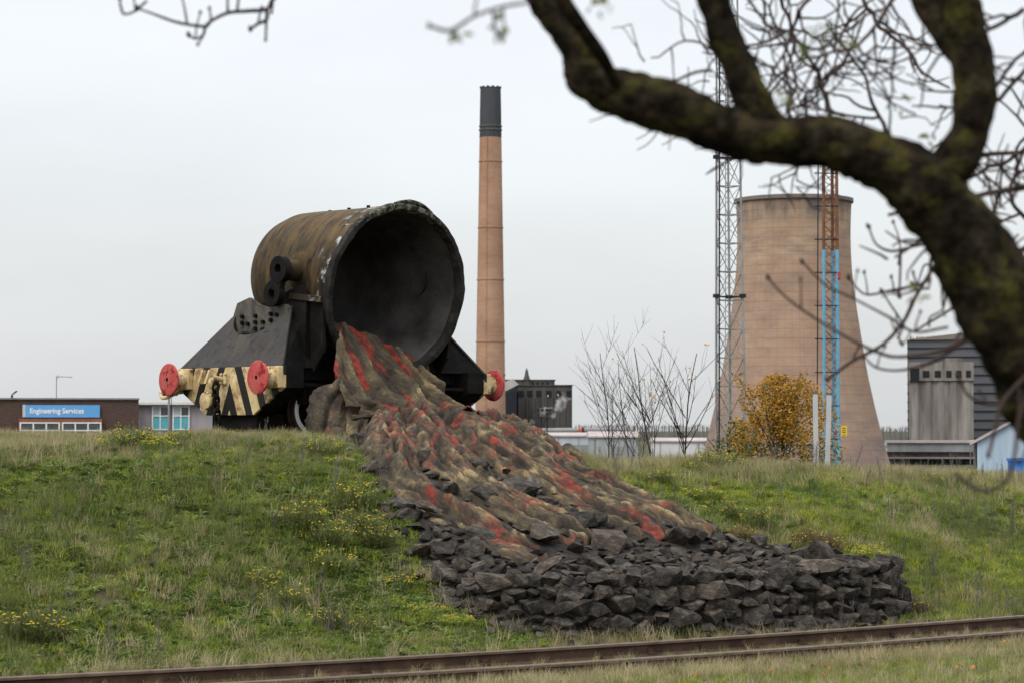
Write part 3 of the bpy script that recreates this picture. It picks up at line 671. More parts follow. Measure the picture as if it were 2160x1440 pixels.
def rosette(n,l,wd):
    def f(mb):
        for k in range(n):
            a=6.28*k/n+random.uniform(-.3,.3); ll=l*random.uniform(.6,1.1); d=Vector((math.cos(a),math.sin(a),0)); s=Vector((-d.y,d.x,0)); z=random.uniform(.3,.9)*ll
            mb.add([(0,0,0),d*ll*.5+s*wd*.5+Vector((0,0,z*.7)),d*ll+Vector((0,0,z*.6)),d*ll*.5-s*wd*.5+Vector((0,0,z*.7))],[(0,1,2,3)])
    return f
def stalks(n,h0,h1):
    def f(mb):
        for _ in range(n):
            x,y=random.gauss(0,.05),random.gauss(0,.05); h=random.uniform(h0,h1); lx,ly=random.gauss(0,.08)*h,random.gauss(0,.08)*h
            mb.tube([(x,y,-.02),(x+lx*.5,y+ly*.5,h*.5),(x+lx,y+ly,h)],[.004,.0035,.002],3,cap=False)
            for k in range(int(h*40)):
                f_=random.uniform(.45,1); a=random.uniform(0,6.28); p=Vector((x+lx*f_,y+ly*f_,h*f_)); d=Vector((math.cos(a),math.sin(a),.7))*.02
                mb.add([p,p+d+Vector((0,0,.006)),p+d*1.1-Vector((0,0,.006))],[(0,1,2)])
    return f
def scatter(name,pr,pts,scl,label=None):
    n=len(pts)
    if n==0: return
    me=bpy.data.meshes.new(name); me.from_pydata([tuple(p) for p in pts],[],[])
    a=me.attributes.new('scl','FLOAT','POINT'); a.data.foreach_set('value',np.asarray(scl,np.float32))
    rv=np.zeros((n,3),np.float32); rv[:,2]=RS.rand(n)*6.28; rv[:,0]=RS.randn(n)*.12; rv[:,1]=RS.randn(n)*.12
    a=me.attributes.new('rotv','FLOAT_VECTOR','POINT'); a.data.foreach_set('vector',rv.reshape(-1))
    o=bpy.data.objects.new(name,me); COL.objects.link(o); o['kind']='stuff'
    if label: o['label']=label
    ng=bpy.data.node_groups.new(name,'GeometryNodeTree'); ng.interface.new_socket('Geometry',in_out='INPUT',socket_type='NodeSocketGeometry'); ng.interface.new_socket('Geometry',in_out='OUTPUT',socket_type='NodeSocketGeometry')
    gi=N(ng,'NodeGroupInput'); g_=N(ng,'NodeGroupOutput'); ip=N(ng,'GeometryNodeInstanceOnPoints'); ob=N(ng,'GeometryNodeObjectInfo'); ob.inputs['Object'].default_value=pr; ob.inputs['As Instance'].default_value=True
    a1=N(ng,'GeometryNodeInputNamedAttribute'); a1.data_type='FLOAT'; a1.inputs[0].default_value='scl'; a2=N(ng,'GeometryNodeInputNamedAttribute'); a2.data_type='FLOAT_VECTOR'; a2.inputs[0].default_value='rotv'
    ng.links.new(gi.outputs[0],ip.inputs['Points']); ng.links.new(ob.outputs['Geometry'],ip.inputs['Instance']); ng.links.new(a1.outputs[0],ip.inputs['Scale']); ng.links.new(a2.outputs[0],ip.inputs['Rotation']); ng.links.new(ip.outputs[0],g_.inputs[0])
    md=o.modifiers.new('scatter','NODES'); md.node_group=ng
    return o
def sample(n,xa,xb,ya,yb,mask):
    """random ground points; y is the distance beyond the far rail"""
    x=RS.uniform(xa,xb,n); r=RS.uniform(ya,yb,n); y=r+Yr(x)
    k=np.abs(x)<(y*.225+.6); x,y,r=x[k],y[k],r[k]
    ok=~(inpoly(x,y,EP2)&(dpoly(x,y,EP2,True)>.12))
    p=mask(x,y,r); ok&=RS.rand(len(x))<p
    x,y=x[ok],y[ok]; return np.stack([x,y,ground(x,y)],1)
def spread(name,label,protos,n,xa,xb,ya,yb,mask,s0,s1):
    P=sample(n,xa,xb,ya,yb,mask); k=RS.randint(0,len(protos),len(P))
    for i,pr in enumerate(protos):
        Q=P[k==i]; sc_=RS.uniform(s0,s1,len(Q)); rq=Q[:,1]-Yr(Q[:,0]); low=sst(6.5,8.5,rq)*sst(.5,-1.0,Q[:,0]); sc_=sc_*(1-low*(.28 if s1<1.3 else .2)*np.where(Q[:,0]<-2.4,1,.6)); scatter(name,pr,Q,sc_,label)
right=lambda x:sst(-1.5,2.5,x)
crest=lambda r:sst(7.6,9.6,r)
m1=lambda x,y,r:np.clip(.40+1.3*vn(x*.9,y*.9)+.5*vn(x*3,y*3),.22,1)
P_g=[proto('grass_tuft',tuft(34,.05,.13,.10,.010,.8),GM['green']) for _ in range(3)]
P_l=[proto('lush_tuft',tuft(34,.06,.15,.10,.010,.8),GM['lush']) for _ in range(2)]
P_d=[proto('dry_tuft',tuft(22,.10,.30,.08,.006,.5),GM['dry']) for _ in range(2)]
P_r=[proto('rosette',rosette(9,.09,.028),GM['leaf']) for _ in range(3)]
P_o=[proto('weed_tuft',tuft(30,.10,.26,.09,.006,.5),GM['olive']) for _ in range(2)]
P_s=[proto('dead_stalk',stalks(3,.30,.60),GM['grey']) for _ in range(3)]
spread('grass','short green grass covering the bank',P_g,85000,-9,10,1.6,16,lambda x,y,r:m1(x,y,r)*(1-.35*crest(r)),.6,1.15)
spread('grass','yellow green grass patches on the bank',P_l,42000,-9,10,1.6,16,lambda x,y,r:(.22+.78*right(x))*np.clip(.5+1.5*vn(x*.8+40,y*.8),0,1),.6,1.1)
spread('leafy_ground_cover','low broad leaved plants among the grass',P_r,75000,-9,10,1.6,14,lambda x,y,r:(1-.7*right(x))*np.clip(.5+1.3*vn(x*1.1+7,y*1.1),.15,1),.6,1.3)
spread('dry_grass','dry straw coloured grass along the crest and slope',P_d,40000,-9,10,1.2,22,lambda x,y,r:np.clip(.06+.50*crest(r)+.6*np.clip(vn(x*.8+90,y*.8)*2.4-.1,0,1),0,1),.55,1.1)
spread('weeds','olive weeds growing through the grass',P_o,36000,-9,10,1.4,16,lambda x,y,r:np.clip(.05+.25*crest(r)+.6*np.clip(vn(x*.7+30,y*.7+5)*2.2-.1,0,1),0,1),.6,1.2)
spread('dead_stalks','thin grey dead stalks standing in the grass',P_s,1500,-9,10,1.4,14,lambda x,y,r:np.clip(.15+.5*np.clip(vn(x*.5+3,y*.5+65)*2,0,1),0,1)*(1-.9*crest(r)*sst(.5,-1,x)),.5,1.05)
P_t=[proto('tall_straw',tuft(16,.22,.48,.10,.0045,.35),GM['dry']) for _ in range(2)]+[proto('tall_straw',tuft(14,.20,.42,.10,.005,.35),GM['olive'])]
P=sample(5200,-9,10,8.0,11.0,lambda x,y,r:np.where((x>-5.2)&(x<-1.2),.30,.55)*np.clip(.6+1.2*vn(x*1.3,y*1.3),.1,1)); kk=RS.randint(0,3,len(P))
for i_,pr in enumerate(P_t):
    Q=P[kk==i_]; scatter('dry_grass',pr,Q,RS.uniform(.45,.95,len(Q))*np.where((Q[:,0]>-5.2)&(Q[:,0]<-1.4),.6,1),'tall straw coloured grass along the crest')
# in front of the rails
spread('grass','short pale green grass in front of the rails',P_l[:1]+P_g+P_d[:1]+P_o[:1],16000,-6,9,-7,-1.75,lambda x,y,r:np.full(x.shape,.9),.4,.8)
spread('dry_grass','dry grass stems beside the rails',P_d,6000,-8,10,-3.2,-1.65,lambda x,y,r:np.full(x.shape,.45),.35,.8)
spread('dry_grass','dry grass stems between and behind the rails',P_d+P_o,5000,-8,10,-1.3,1.6,lambda x,y,r:np.where((r>-1.2)&(r<-.25),.22,np.where(r>.3,.6,0)),.3,.6)
P=sample(900,WP[:,0].min(),WP[:,0].max(),.5,3.5,lambda x,y,r:np.ones(x.shape)); dd=dpoly(P[:,0],P[:,1],WP); P=P[(dd<.45)&(vn(P[:,0]*1.6,P[:,1]*1.6)>.08)]
scatter('dry_grass',P_d[0],P,RS.uniform(.6,1.2,len(P)),'dry grass at the foot of the rock wall')

# yellow-flowered weeds, one object each
def ragwort(seed,h,spread_,n,flow,mm):
    random.seed(seed); st=MB(); fl=MB()
    for _ in range(n):
        a=random.uniform(0,6.28); l=spread_*math.sqrt(random.random()); hh=h*random.uniform(.6,1.0); tip=Vector((l*math.cos(a),l*math.sin(a),hh)); kk=random.uniform(.3,.95); b0=Vector((tip.x*kk,tip.y*kk,-.03)); hh*=1-.5*(l/spread_)**2; tip.z=hh*random.uniform(.5,1); mid=(b0+tip)/2+Vector((random.gauss(0,.03),random.gauss(0,.03),.08*h))
        st.tube([b0,mid,tip],[.005,.004,.002],3,cap=False)
        for k in range(9):
            f_=random.uniform(.2,1); p=b0.lerp(tip,f_); az=random.uniform(0,6.28); dd=Vector((math.cos(az),math.sin(az),.8))*random.uniform(.03,.06); s=Vector((-dd.y,dd.x,0)).normalized()*.006
            st.add([p-s,p+s,p+dd],[(0,1,2)])
        if random.random()<flow:
            for k in range(random.randint(2,5)):
                p=tip+Vector((random.gauss(0,.03),random.gauss(0,.03),random.uniform(-.03,.03))); rr=random.uniform(.010,.016)
                fl.add([p+Vector((rr*math.cos(q*1.047),rr*math.sin(q*1.047),.004*(q%2))) for q in range(6)]+[p+Vector((0,0,rr*.7)),p-Vector((0,0,rr*.6))],[(q,(q+1)%6,6) for q in range(6)]+[((q+1)%6,q,7) for q in range(6)])
    so_=st.build('stems',mm,fixn=False); fo=fl.build('flowers',GM['yel'],fixn=False)
    for o in (so_,fo): COL.objects.unlink(o)
    return so_.data,fo.data
RW=[ragwort(1,.42,.36,130,.22,GM['olive']),ragwort(2,.50,.34,150,.13,GM['olive']),ragwort(3,.36,.42,130,.25,GM['green']),ragwort(4,.42,.36,170,.07,GM['brown'])]
random.seed(21)
WL=['bushy weed with small yellow flowers before the brick and mauve buildings','low weed with small yellow flowers in front of the striped wagon end',
 'loose green weed with yellow flowers growing against the left edge of the rocks','bushy weed with a few yellow flowers low on the leafy slope above the rail',
 'yellow flowered weed on the crest between saplings and lattice mast','yellow flowered weed on the crest below the silo and blue shed',
 'yellow flowered weed on the slope right above the stacked stones','brown seeding weed clump on the bank above the stacked stones','brown seeding weed clump at the foot of the stacked stone wall','small yellow flowered weed on the crest beside the chimney foot']
WG=['weeds by the buildings','weeds by the wagon','weeds along the rocks','weeds low on the slope','weeds by the saplings','weeds below the silo','weeds above the wall','brown weeds above the wall','brown weeds at the wall foot','weeds by the chimney']
spots=[(262,925,0,1.0,0),(235,930,2,.8,0),(330,925,2,.85,0),(290,922,1,.9,0),(365,925,1,.7,0),(395,930,0,.55,1),(480,938,2,.5,1),(540,938,0,.5,1),(600,942,2,.5,1),(680,962,0,.8,1),(650,952,2,.6,1),(715,985,2,.6,2),(640,1130,1,1.2,2),(690,1150,1,1.0,2),(745,1080,1,1.1,2),(790,1150,1,1.1,2),(700,1200,0,.9,2),(760,1120,0,1.0,2),(850,1225,2,.8,2),(900,1290,2,.6,2),(960,1320,2,.6,2),
 (600,1265,0,.9,3),(560,1230,1,.9,3),(60,1345,1,1.2,3),(110,1335,0,.9,3),(760,1330,0,.7,3),(690,1320,1,.8,3),
 (1500,985,1,1.2,4),(1460,990,0,.8,4),(1540,990,0,1.0,4),(1390,1020,1,.9,4),(1960,1000,0,.8,5),(2030,1010,2,.9,5),(2080,1015,0,.9,5),
 (1735,1165,3,1.2,7),(1700,1150,3,.9,7),(1690,1165,0,.8,6),(1820,1180,2,1.0,6),(1780,1195,0,.8,6),(1520,1080,0,.9,6),(1480,1050,2,.8,6),(1560,1130,3,.8,7),(1600,1110,1,.9,6),(1080,955,0,.6,9),(1180,960,2,.6,9),(1930,1290,3,.9,8),(1420,1340,3,.5,8),(1640,1335,3,.5,8),(1250,1352,3,.5,8)]
for px,py,k,s,li in spots:
    h_=hit(px,py,y1=58)
    if h_.y-float(Yr(h_.x))>10.2:
        Yc=36.0
        for _ in range(12): Yc=float(Yr((px-1080)/F*Yc))+9.0+.9*random.random()
        h_=Vector(((px-1080)/F*Yc,Yc,0))
    g=empty('flowering_weed',(h_.x,h_.y,float(ground(h_.x,h_.y)))); g.rotation_euler=(0,0,random.uniform(0,6.28)); s*=random.uniform(.8,1.0); g.scale=(s,s,s*random.uniform(.8,1.1))
    tag(g,WL[li],'weed',WG[li])
    for nm,me in zip(('stems','flowers'),RW[k]):
        o=bpy.data.objects.new(nm,me); COL.objects.link(o); o.parent=g; o['kind']='stuff'
# fallen leaves in front of the rails
lfm=leafy(mat('fallen_leaf',[(.22,.07,.02),(.38,.14,.03),(.16,.05,.02)],scale=9,rough=.6,bump=.3,rand=.4),.1)
lme=[]
for k in range(3):
    mb=MB(); pts=[(0,0),(.3,.22),(.6,.25),(.85,.12),(1,0),(.85,-.12),(.6,-.25),(.3,-.22)]
    for sgn in (1,):
        top=[Vector((x*.10-.05,y*.10,.02+.02*math.sin(x*3+k)+abs(y)*.06)) for x,y in pts]; mb.prism(top,(0,0,.0015))
    o=mb.build('fallen_leaf',lfm); lme.append(o.data); bpy.data.objects.remove(o)
for px,py in ((1716,1415),(1742,1416),(1812,1412),(1838,1405),(1766,1400),(1790,1408),(1888,1410),(2030,1412),(2050,1416),(2020,1420),(1627,1420),(1740,1432),(1465,1435),(1880,1392),(2115,1360),(2100,1372),(2140,1345),(1935,1376),(1560,1428)):
    h_=hit(px,py,y0=12,y1=40); o=bpy.data.objects.new('fallen_leaf',random.choice(lme)); COL.objects.link(o); o.location=(h_.x,h_.y,float(ground(h_.x,h_.y))+.025); o.rotation_euler=(random.uniform(-.5,.5),random.uniform(-.5,.5),random.uniform(0,6.3))
    tag(o,'curled orange brown fallen leaf lying in the grass by the rails','leaf','fallen leaves by the rails')

# ------------------------------------------------------------------ bare saplings, autumn shrub, posts on the crest
twigm=mat('sapling_bark',[(.022,.018,.014),(.05,.04,.03)],scale=10,rough=.9,bump=.3,coord='World')
aleaf=leafy(mat('autumn_leaf',[(.30,.15,.02),(.42,.24,.03),(.25,.12,.03)],scale=7,bump=0,rough=.6,coord='World',lo=.3,hi=.7),.3)
gleaf=leafy(mat('shrub_green_leaf',[(.04,.07,.02),(.08,.12,.03)],scale=6,bump=0,rough=.6,coord='World'),.3)
def grow(mb,p,d,l,r,depth,tips,rr,upb=.15,spread_=.55):
    n=5; pts=[Vector(p)]; rad=[r]; d=Vector(d).normalized()
    for k in range(n):
        d=(d+Vector((rr.gauss(0,.07),rr.gauss(0,.07),rr.gauss(0,.05)+upb*.15))).normalized(); pts.append(pts[-1]+d*(l/n)); rad.append(r*(1-.6*(k+1)/n))
    mb.tube(pts,rad,5 if r>.01 else 3,cap=False)
    tips.append(pts[-1])
    if depth<=0: return
    for k in range(rr.randint(3,5)):
        f=rr.uniform(.25,.95); i=min(n-1,int(f*n)); q=pts[i].lerp(pts[i+1],f*n-i); a=rr.uniform(0,6.28); u=d.orthogonal().normalized(); v=d.cross(u); side=u*math.cos(a)+v*math.sin(a)
        grow(mb,q,d*.8+side*spread_+Vector((0,0,upb)),l*rr.uniform(.35,.6)*(1.1-f*.4),max(.0042,r*.55*(1-f*.4)),depth-1,tips,rr,upb,spread_)
SAP=[((1292,948),705,50,.016,1,-.12,'slender bare sapling nearest the chimney, leaning left'),((1337,948),720,51,.013,2,-.2,'thin bare sapling behind its neighbours, with long bare shoots'),((1352,946),770,52,.011,3,-.05,'short bare sapling close beside a taller one'),((1380,950),688,49,.019,4,-.10,'tallest bare sapling, a few brown leaves on its crown'),((1442,952),700,50,.022,5,.06,'bare sapling forking low, beside the grey lattice mast')]
for (px,py),ty,Y,r,sd,ln_,lab in SAP:
    b0=at(px,py,Y); b0.z=float(ground(b0.x,Y))-.05; top=at(px,ty,Y).z; rr=random.Random(sd+40); g=empty('bare_sapling',b0); tag(g,lab,'tree','bare saplings'); mb=MB(); tips=[]
    H_=(top-b0.z)*.88; grow(mb,(0,0,0),(ln_,0,1),H_,r,2,tips,rr,.35,.8)
    for q in range(4): grow(mb,(ln_*H_*.25,0,H_*rr.uniform(.25,.5)),(rr.choice((-1,1))*rr.uniform(.35,.7),rr.uniform(-.3,.3),.9),H_*rr.uniform(.4,.6),r*.55,1,tips,rr,.3,.7)
    for q in range(5): grow(mb,(0,0,H_*rr.uniform(.1,.35)),(rr.uniform(-.6,.6),rr.uniform(-.4,.4),.9),H_*rr.uniform(.45,.75),r*.5,1,tips,rr,.2,.7)
    mb.build('trunk',twigm,g,fixn=False,smooth=True)
    lf=MB()
    for q in range(22):
        p=rr.choice(tips) if sd!=4 or q>13 else Vector((H_*.0+rr.gauss(0,.1),0,H_*.62+rr.gauss(0,.08))); dd=Vector((rr.gauss(0,1),rr.gauss(0,1),-.6)).normalized()*.06; s=dd.orthogonal().normalized()*.025
        lf.add([p,p+dd*.5+s,p+dd,p+dd*.5-s],[(0,1,2,3)])
    if sd in (4,5): lf.build('crown',aleaf,g,fixn=False)
def shrub(name,px,py,Y,wpx,hpx,nl,lab,green,seed):
    b0=at(px,py,Y); b0.z=float(ground(b0.x,Y))-.05; sc=F/Y; H_=hpx/sc; W_=wpx/sc/2; rr=random.Random(seed); g=empty(name,b0); tag(g,lab,'shrub'); mb=MB(); tips=[]
    for k in range(9):
        a=rr.uniform(0,6.28); sp_2=rr.uniform(.1,.85); grow(mb,(rr.gauss(0,.08),rr.gauss(0,.08),0),(math.cos(a)*sp_2,math.sin(a)*sp_2,1),H_*rr.uniform(.6,.85),.016,2,tips,rr,.25,.5)
    mb.build('branches',twigm,g,fixn=False,smooth=True); lf=MB()
    for q in range(nl):
        if rr.random()<.22: p=Vector(rr.choice(tips))*rr.uniform(.75,1.0)
        else:
            a=rr.uniform(0,6.28); v=rr.random(); v=v**1.25; rad=W_*math.sqrt(rr.random())*math.sqrt(max(.02,1-(max(0,v-.3)/.72)**2))*rr.choice((1,1,.85)); p=Vector((rad*math.cos(a),rad*math.sin(a)*.7,H_*.95*v))
            if MN.noise(p*2.6+Vector((seed,0,0)))<-.12: continue
        if abs(p.x)>W_*1.15: continue
        dd=Vector((rr.gauss(0,1),rr.gauss(0,1),rr.gauss(-.3,.6))).normalized()*rr.uniform(.045,.085); s=dd.orthogonal().normalized(); s=(s*math.cos(q)+dd.normalized().cross(s)*math.sin(q))*rr.uniform(.014,.026)
        lf.cm=1 if rr.random()<(green if p.z>H_*.35 else min(.9,green+.45)) else 0
        lf.add([p,p+dd*.45+s,p+dd,p+dd*.45-s],[(0,1,2,3)])
    lf.build('crown',[aleaf,gleaf],g,fixn=False)
shrub('autumn_shrub',1655,974,46,250,236,15000,'rounded shrub with orange and yellow autumn leaves on the crest',.08,5)
shrub('green_shrub',1560,965,48,130,140,2200,'loose green leaved shrub growing at the foot of the grey lattice mast',.75,8)
galv=mat('galvanised_post',[(.36,.38,.39),(.46,.48,.49)],scale=8,rough=.5,bump=.1,metal=.2,stretch=(1,1,.3))
for px,py,top,lab,lean in ((1722,977,830,'straight pale grey marker post by the autumn shrub',-.01),(1744,977,832,'leaning pale grey marker post beside the straight one',.03)):
    h_=at(px,py,41); z0=float(ground(h_.x,41))-.1; zt=at(px,top,41).z; o=empty('marker_post',(h_.x,41,z0)); tag(o,lab,'post','marker posts')
    o.rotation_euler=(0,lean,0); bevel(MB().box((-.042,-.03,0),(.042,.03,zt-z0)).build('post',galv,o),.008); MB().box((-.046,-.034,zt-z0),(.046,.034,zt-z0+.035)).build('cap',mat('post_cap',[(.09,.09,.09),(.13,.13,.13)],bump=.1),o)

# ------------------------------------------------------------------ works in the background
conc=lambda n,c,**k:mat(n,c,**k)
# cooling tower
D=400; sc=D/F; cx=at(1676,905,D).x; prof=[]
for py,rp in ((1000,205),(980,199),(940,188),(900,178),(850,166.5),(800,156),(750,147),(700,139.5),(650,132),(600,125.5),(560,121.5),(520,119.5),(480,119),(450,119.8),(430,120.6),(414,121.6),(411,123),(408,123)):
    prof.append((CAMH+(905-py)*sc*.975-YARD,rp*sc))
prof[0]=(-.3,prof[0][1]*1.02)
ctm=mat('tower_concrete',[(.25,.165,.115),(.305,.205,.145),(.35,.245,.17)],scale=.09,rough=.95,bump=.1,stretch=(1,1,1),detail=8,bscale=3)
overlay(ctm,(.40,.30,.20),.12,.45,.7,axis=(2,20,36)); overlay(ctm,(.20,.145,.12),.5,.45,.8,stretch=(.35,.35,1.2)); overlay(ctm,(.165,.125,.11),.3,.3,.6,stretch=(.3,.3,1),axis=(2,14,3)); overlay(ctm,(.13,.11,.10),.35,.35,.6,stretch=(1,1,.2),axis=(2,39.5,42))
t=ctm.node_tree; b=t.nodes['Principled BSDF']; src=b.inputs['Base Color'].links[0].from_socket   # casting lifts
c=N(t,'ShaderNodeTexCoord'); sp=N(t,'ShaderNodeSeparateXYZ'); t.links.new(c.outputs['Object'],sp.inputs[0])
fz=mth('FRACT',mth('DIVIDE',sp.outputs[2],1.5)); lz=mth('LESS_THAN',fz,.09); an=mth('ARCTAN2',sp.outputs[0],sp.outputs[1]); la=mth('LESS_THAN',mth('FRACT',mth('MULTIPLY',an,9)),.05)
mm_=mth('MULTIPLY',mth('MAXIMUM',lz,la),.28); mx=N(t,'ShaderNodeMix'); mx.data_type='RGBA'; t.links.new(mm_,mx.inputs[0]); t.links.new(src,mx.inputs[6]); mx.inputs[7].default_value=(.08,.06,.05,1); t.links.new(mx.outputs[2],b.inputs['Base Color'])
ct=empty('cooling_tower',(cx,D,YARD)); tag(ct,'tall tan concrete cooling tower with flared base','cooling tower')
inner=[(z,r-.5) for z,r in reversed(prof)]
MB().lathe(prof+inner[:-1],(0,0,0),(0,0,1),128).build('shell',ctm,ct,smooth=True)
MB().lathe([(prof[-1][0]-.7,prof[-1][1]+.02),(prof[-1][0]-.6,prof[-1][1]+.22),(prof[-1][0],prof[-1][1]+.22),(prof[-1][0]+.1,prof[-1][1]-.3)],(0,0,0),(0,0,1),128).build('rim',mat('tower_rim',[(.12,.105,.095),(.17,.15,.13)],scale=.5,bump=.1),ct,smooth=True)
# chimney
D=550; sc=D/F; cx=at(1034.5,905,D).x; h=lambda py:CAMH+(905-py)*sc-YARD
chm=mat('chimney_brick',[(.27,.155,.10),(.34,.205,.135),(.40,.25,.165)],scale=.12,rough=.95,bump=.1,stretch=(1,1,1.2),detail=9)
overlay(chm,(.30,.13,.06),.35,.48,.68,stretch=(1,1,.06),axis=(2,45,68)); overlay(chm,(.24,.16,.12),.8,.5,.75,stretch=(.3,.3,1.6))
capm=mat('chimney_cap',[(.035,.04,.047),(.055,.06,.068)],scale=.3,rough=.8,bump=.1,stretch=(1,1,.2))
chi=empty('chimney',(cx,D,YARD)); tag(chi,'very tall tapering brick chimney with black painted top','chimney')
MB().lathe([(-.3,33.5*sc),(0,33.5*sc),(h(913),32.5*sc),(h(700),29.6*sc),(h(500),26.4*sc),(h(288),23.2*sc)],(0,0,0),(0,0,1),64).build('shaft',chm,chi,smooth=True)
MB().lathe([(h(289),23.4*sc),(h(240),22.7*sc),(h(183),21.7*sc),(h(182.5),18*sc),(h(215),17*sc)],(0,0,0),(0,0,1),64).build('black_top',capm,chi,smooth=True)
bandm=mat('iron_band',[(.06,.055,.05),(.16,.15,.13)],scale=2,bump=.1)
for py,rp in ((265,23.6),(273,23.8),(340,24.3),(480,26.4),(590,28.2),(720,30.2),(790,31.3)):
    MB().lathe([(h(py)-.12,rp*sc-.2),(h(py)-.12,rp*sc+.1),(h(py)+.12,rp*sc+.1),(h(py)+.12,rp*sc-.2)],(0,0,0),(0,0,1),64,closed=True).build('band',bandm if py<300 else chm,chi)
for k in range(24):
    a=k*math.pi/12
    if k%2: MB().box((-.28,-.2,0),(.28,.2,.35)).build('coping_block',capm,chi).location=(21*sc*math.cos(a),21*sc*math.sin(a),h(183)-.12)
for k in range(2): MB().bar((-1.2+.25*k,-32.9*sc,h(912)),(-.75+.17*k,-23.3*sc,h(290)),.04).build('conductor',chm,chi)
def pxbox(mb,x0_,y0_,x1_,y1_,D,dp,base=False,off=(0,0,0)):
    a=at(x0_,y0_,D); b=at(x1_,y1_,D); o=Vector(off); z1=YARD-.2 if base else b.z
    mb.box((a.x-o.x,D-o.y,a.z-o.z),(b.x-o.x,D+dp-o.y,z1-o.z)); return mb
dark=mat('dark_opening',[(.008,.009,.011)],bump=0,rough=.5)
# dark concrete silo house
D=600; o0=Vector((at(1138,905,D).x,D,YARD)); sil=empty('concrete_silo',o0); tag(sil,'soot darkened concrete silo block with broken windows, right behind the brick chimney','silo')
silm=mat('sooty_concrete',[(.045,.043,.042),(.075,.070,.066),(.105,.10,.093)],scale=.35,rough=.95,bump=.1,stretch=(1,1,.15),detail=8)
pxbox(MB(),1064,812,1207,940,D,18,True,o0).build('wall',silm,sil); pxbox(MB(),1064,801,1170,812.2,D+1,10,False,o0).build('roof_house',silm,sil)
pxbox(MB(),1062,810.5,1209,812.5,D-.3,18.6,False,o0).build('parapet',silm,sil); pxbox(MB(),1062,799.5,1172,801.2,D+.8,10.5,False,o0).build('parapet',silm,sil)
for k in range(8):
    x=1112+k*13.2; pxbox(MB(),x-1.6,836,x+1.6,940,D-.5,.6,True,o0).build('pilaster',silm,sil)
for x in (1094,1112,1131,1152,1174,1195): pxbox(MB(),x,823,x+11,836,D-.15,.3,False,o0).build('window',dark,sil)
skyhole=mat('broken_pane_light',[(.55,.57,.58)],bump=0)
for x,y in ((1155,832),(1176,830)): pxbox(MB(),x,y,x+2,y+4,D-.25,.1,False,o0).build('pane',skyhole,sil)
for x in (1121,1131,1142,1152): pxbox(MB(),x,805,x+5,810.5,D+.8,.3,False,o0).build('window',dark,sil)
a=at(1111,800,D+3); MB().lathe([(0,.9),(1.2,.5),(2.2,.35),(3.0,0.02)],a-o0,(0,0,1),8).build('finial',silm,sil)
# dark shed at its left with pale sloping roof
D=585; o0=Vector((at(1080,905,D).x,D,YARD)); shd=empty('dark_shed',o0); tag(shd,'near black sheet metal shed with pale sloping roof beside the silo','shed')
bl_=mat('black_sheeting',[(.012,.014,.02),(.02,.022,.03)],scale=.3,bump=.1,stretch=(1,1,.2)); pr_=mat('pale_roof',[(.30,.29,.28),(.42,.41,.39)],scale=.2,bump=.1)
a,b,c,d_=[at(*p,D)-o0 for p in ((1040,842),(1093,813),(1093,940),(1040,940))]; c.z=d_.z=-.2
MB().prism([a,b,c,d_],(0,12,0)).build('wall',bl_,shd)
a=at(1040,838,D)-o0; b=at(1094,810,D)-o0; e_=at(1082,808,D)-o0
MB().prism([a,b,b+Vector((-1.4,0,1.4)),a+Vector((-1.4,0,2.2))],(0,12.2,0)).build('roof',pr_,shd)
for k in range(2): pxbox(MB(),1091+k*0,826,1093.5,940,D-.6,.5,True,o0).build('corner_post',silm,shd)
# steam
stm=bpy.data.materials.new('steam'); stm.use_nodes=True; t=stm.node_tree; t.nodes.remove(t.nodes['Principled BSDF']); pv=N(t,'ShaderNodeVolumePrincipled'); pv.inputs['Color'].default_value=(.95,.95,.95,1)
tcn=N(t,'ShaderNodeTexCoord'); nzn=N(t,'ShaderNodeTexNoise'); nzn.inputs['Scale'].default_value=.5; nzn.inputs['Detail'].default_value=6; t.links.new(tcn.outputs['Object'],nzn.inputs[0])
mrn=N(t,'ShaderNodeMapRange'); mrn.inputs[1].default_value=.50; mrn.inputs[2].default_value=.72; mrn.inputs[4].default_value=.6; t.links.new(nzn.outputs[0],mrn.inputs[0]); t.links.new(mrn.outputs[0],pv.inputs['Density']); t.links.new(pv.outputs[0],t.nodes['Material Output'].inputs['Volume'])
D=575; o0=at(1110,908,D); pth=[at(x,y,D)-o0 for x,y in ((1110,908),(1122,893),(1140,875),(1162,866),(1180,852),(1196,833))]
so_=MB().tube([tuple(p) for p in catmull([tuple(p) for p in pth],40)],[.35+.055*k*(1-.5*(k/39)**3) for k in range(40)],24,nz=.75,nf=.55).build('steam_plume',stm,None); so_.location=o0; tag(so_,'wisp of white steam drifting up in front of the dark silo','steam',kind='stuff')
# pipeline, low sheds, flood-light platform
D=520; o0=Vector((at(1200,905,D).x,D,YARD)); pip=empty('gas_main',o0); tag(pip,'long grey overhead gas main with orange flanges','pipeline')
grym=mat('grey_steel',[(.16,.16,.165),(.24,.24,.245)],scale=.3,rough=.6,bump=.1); orm=mat('orange_steel',[(.28,.07,.03),(.36,.11,.05)],scale=1,bump=.1)
MB().cyl(at(1075,909,D)-o0,at(1330,906,D)-o0,6.2*D/F,24).build('pipe',grym,pip,smooth=True)
for x in (1116,1223): MB().cyl(at(x-4,908.5,D)-o0,at(x+4,908.5,D)-o0,7.6*D/F,20).build('flange',orm,pip); MB().cyl(at(x+4,908.5,D)-o0,at(x+9,908.5,D)-o0,7.9*D/F,20).build('collar',bl_,pip)
for x in (1085,1140,1160,1204,1250,1290,1320):
    a=at(x,908,D)-o0; MB().bar((a.x,0,0),(a.x,0,a.z),.7,.7).build('support',orm if x in (1160,1204) else bl_,pip)
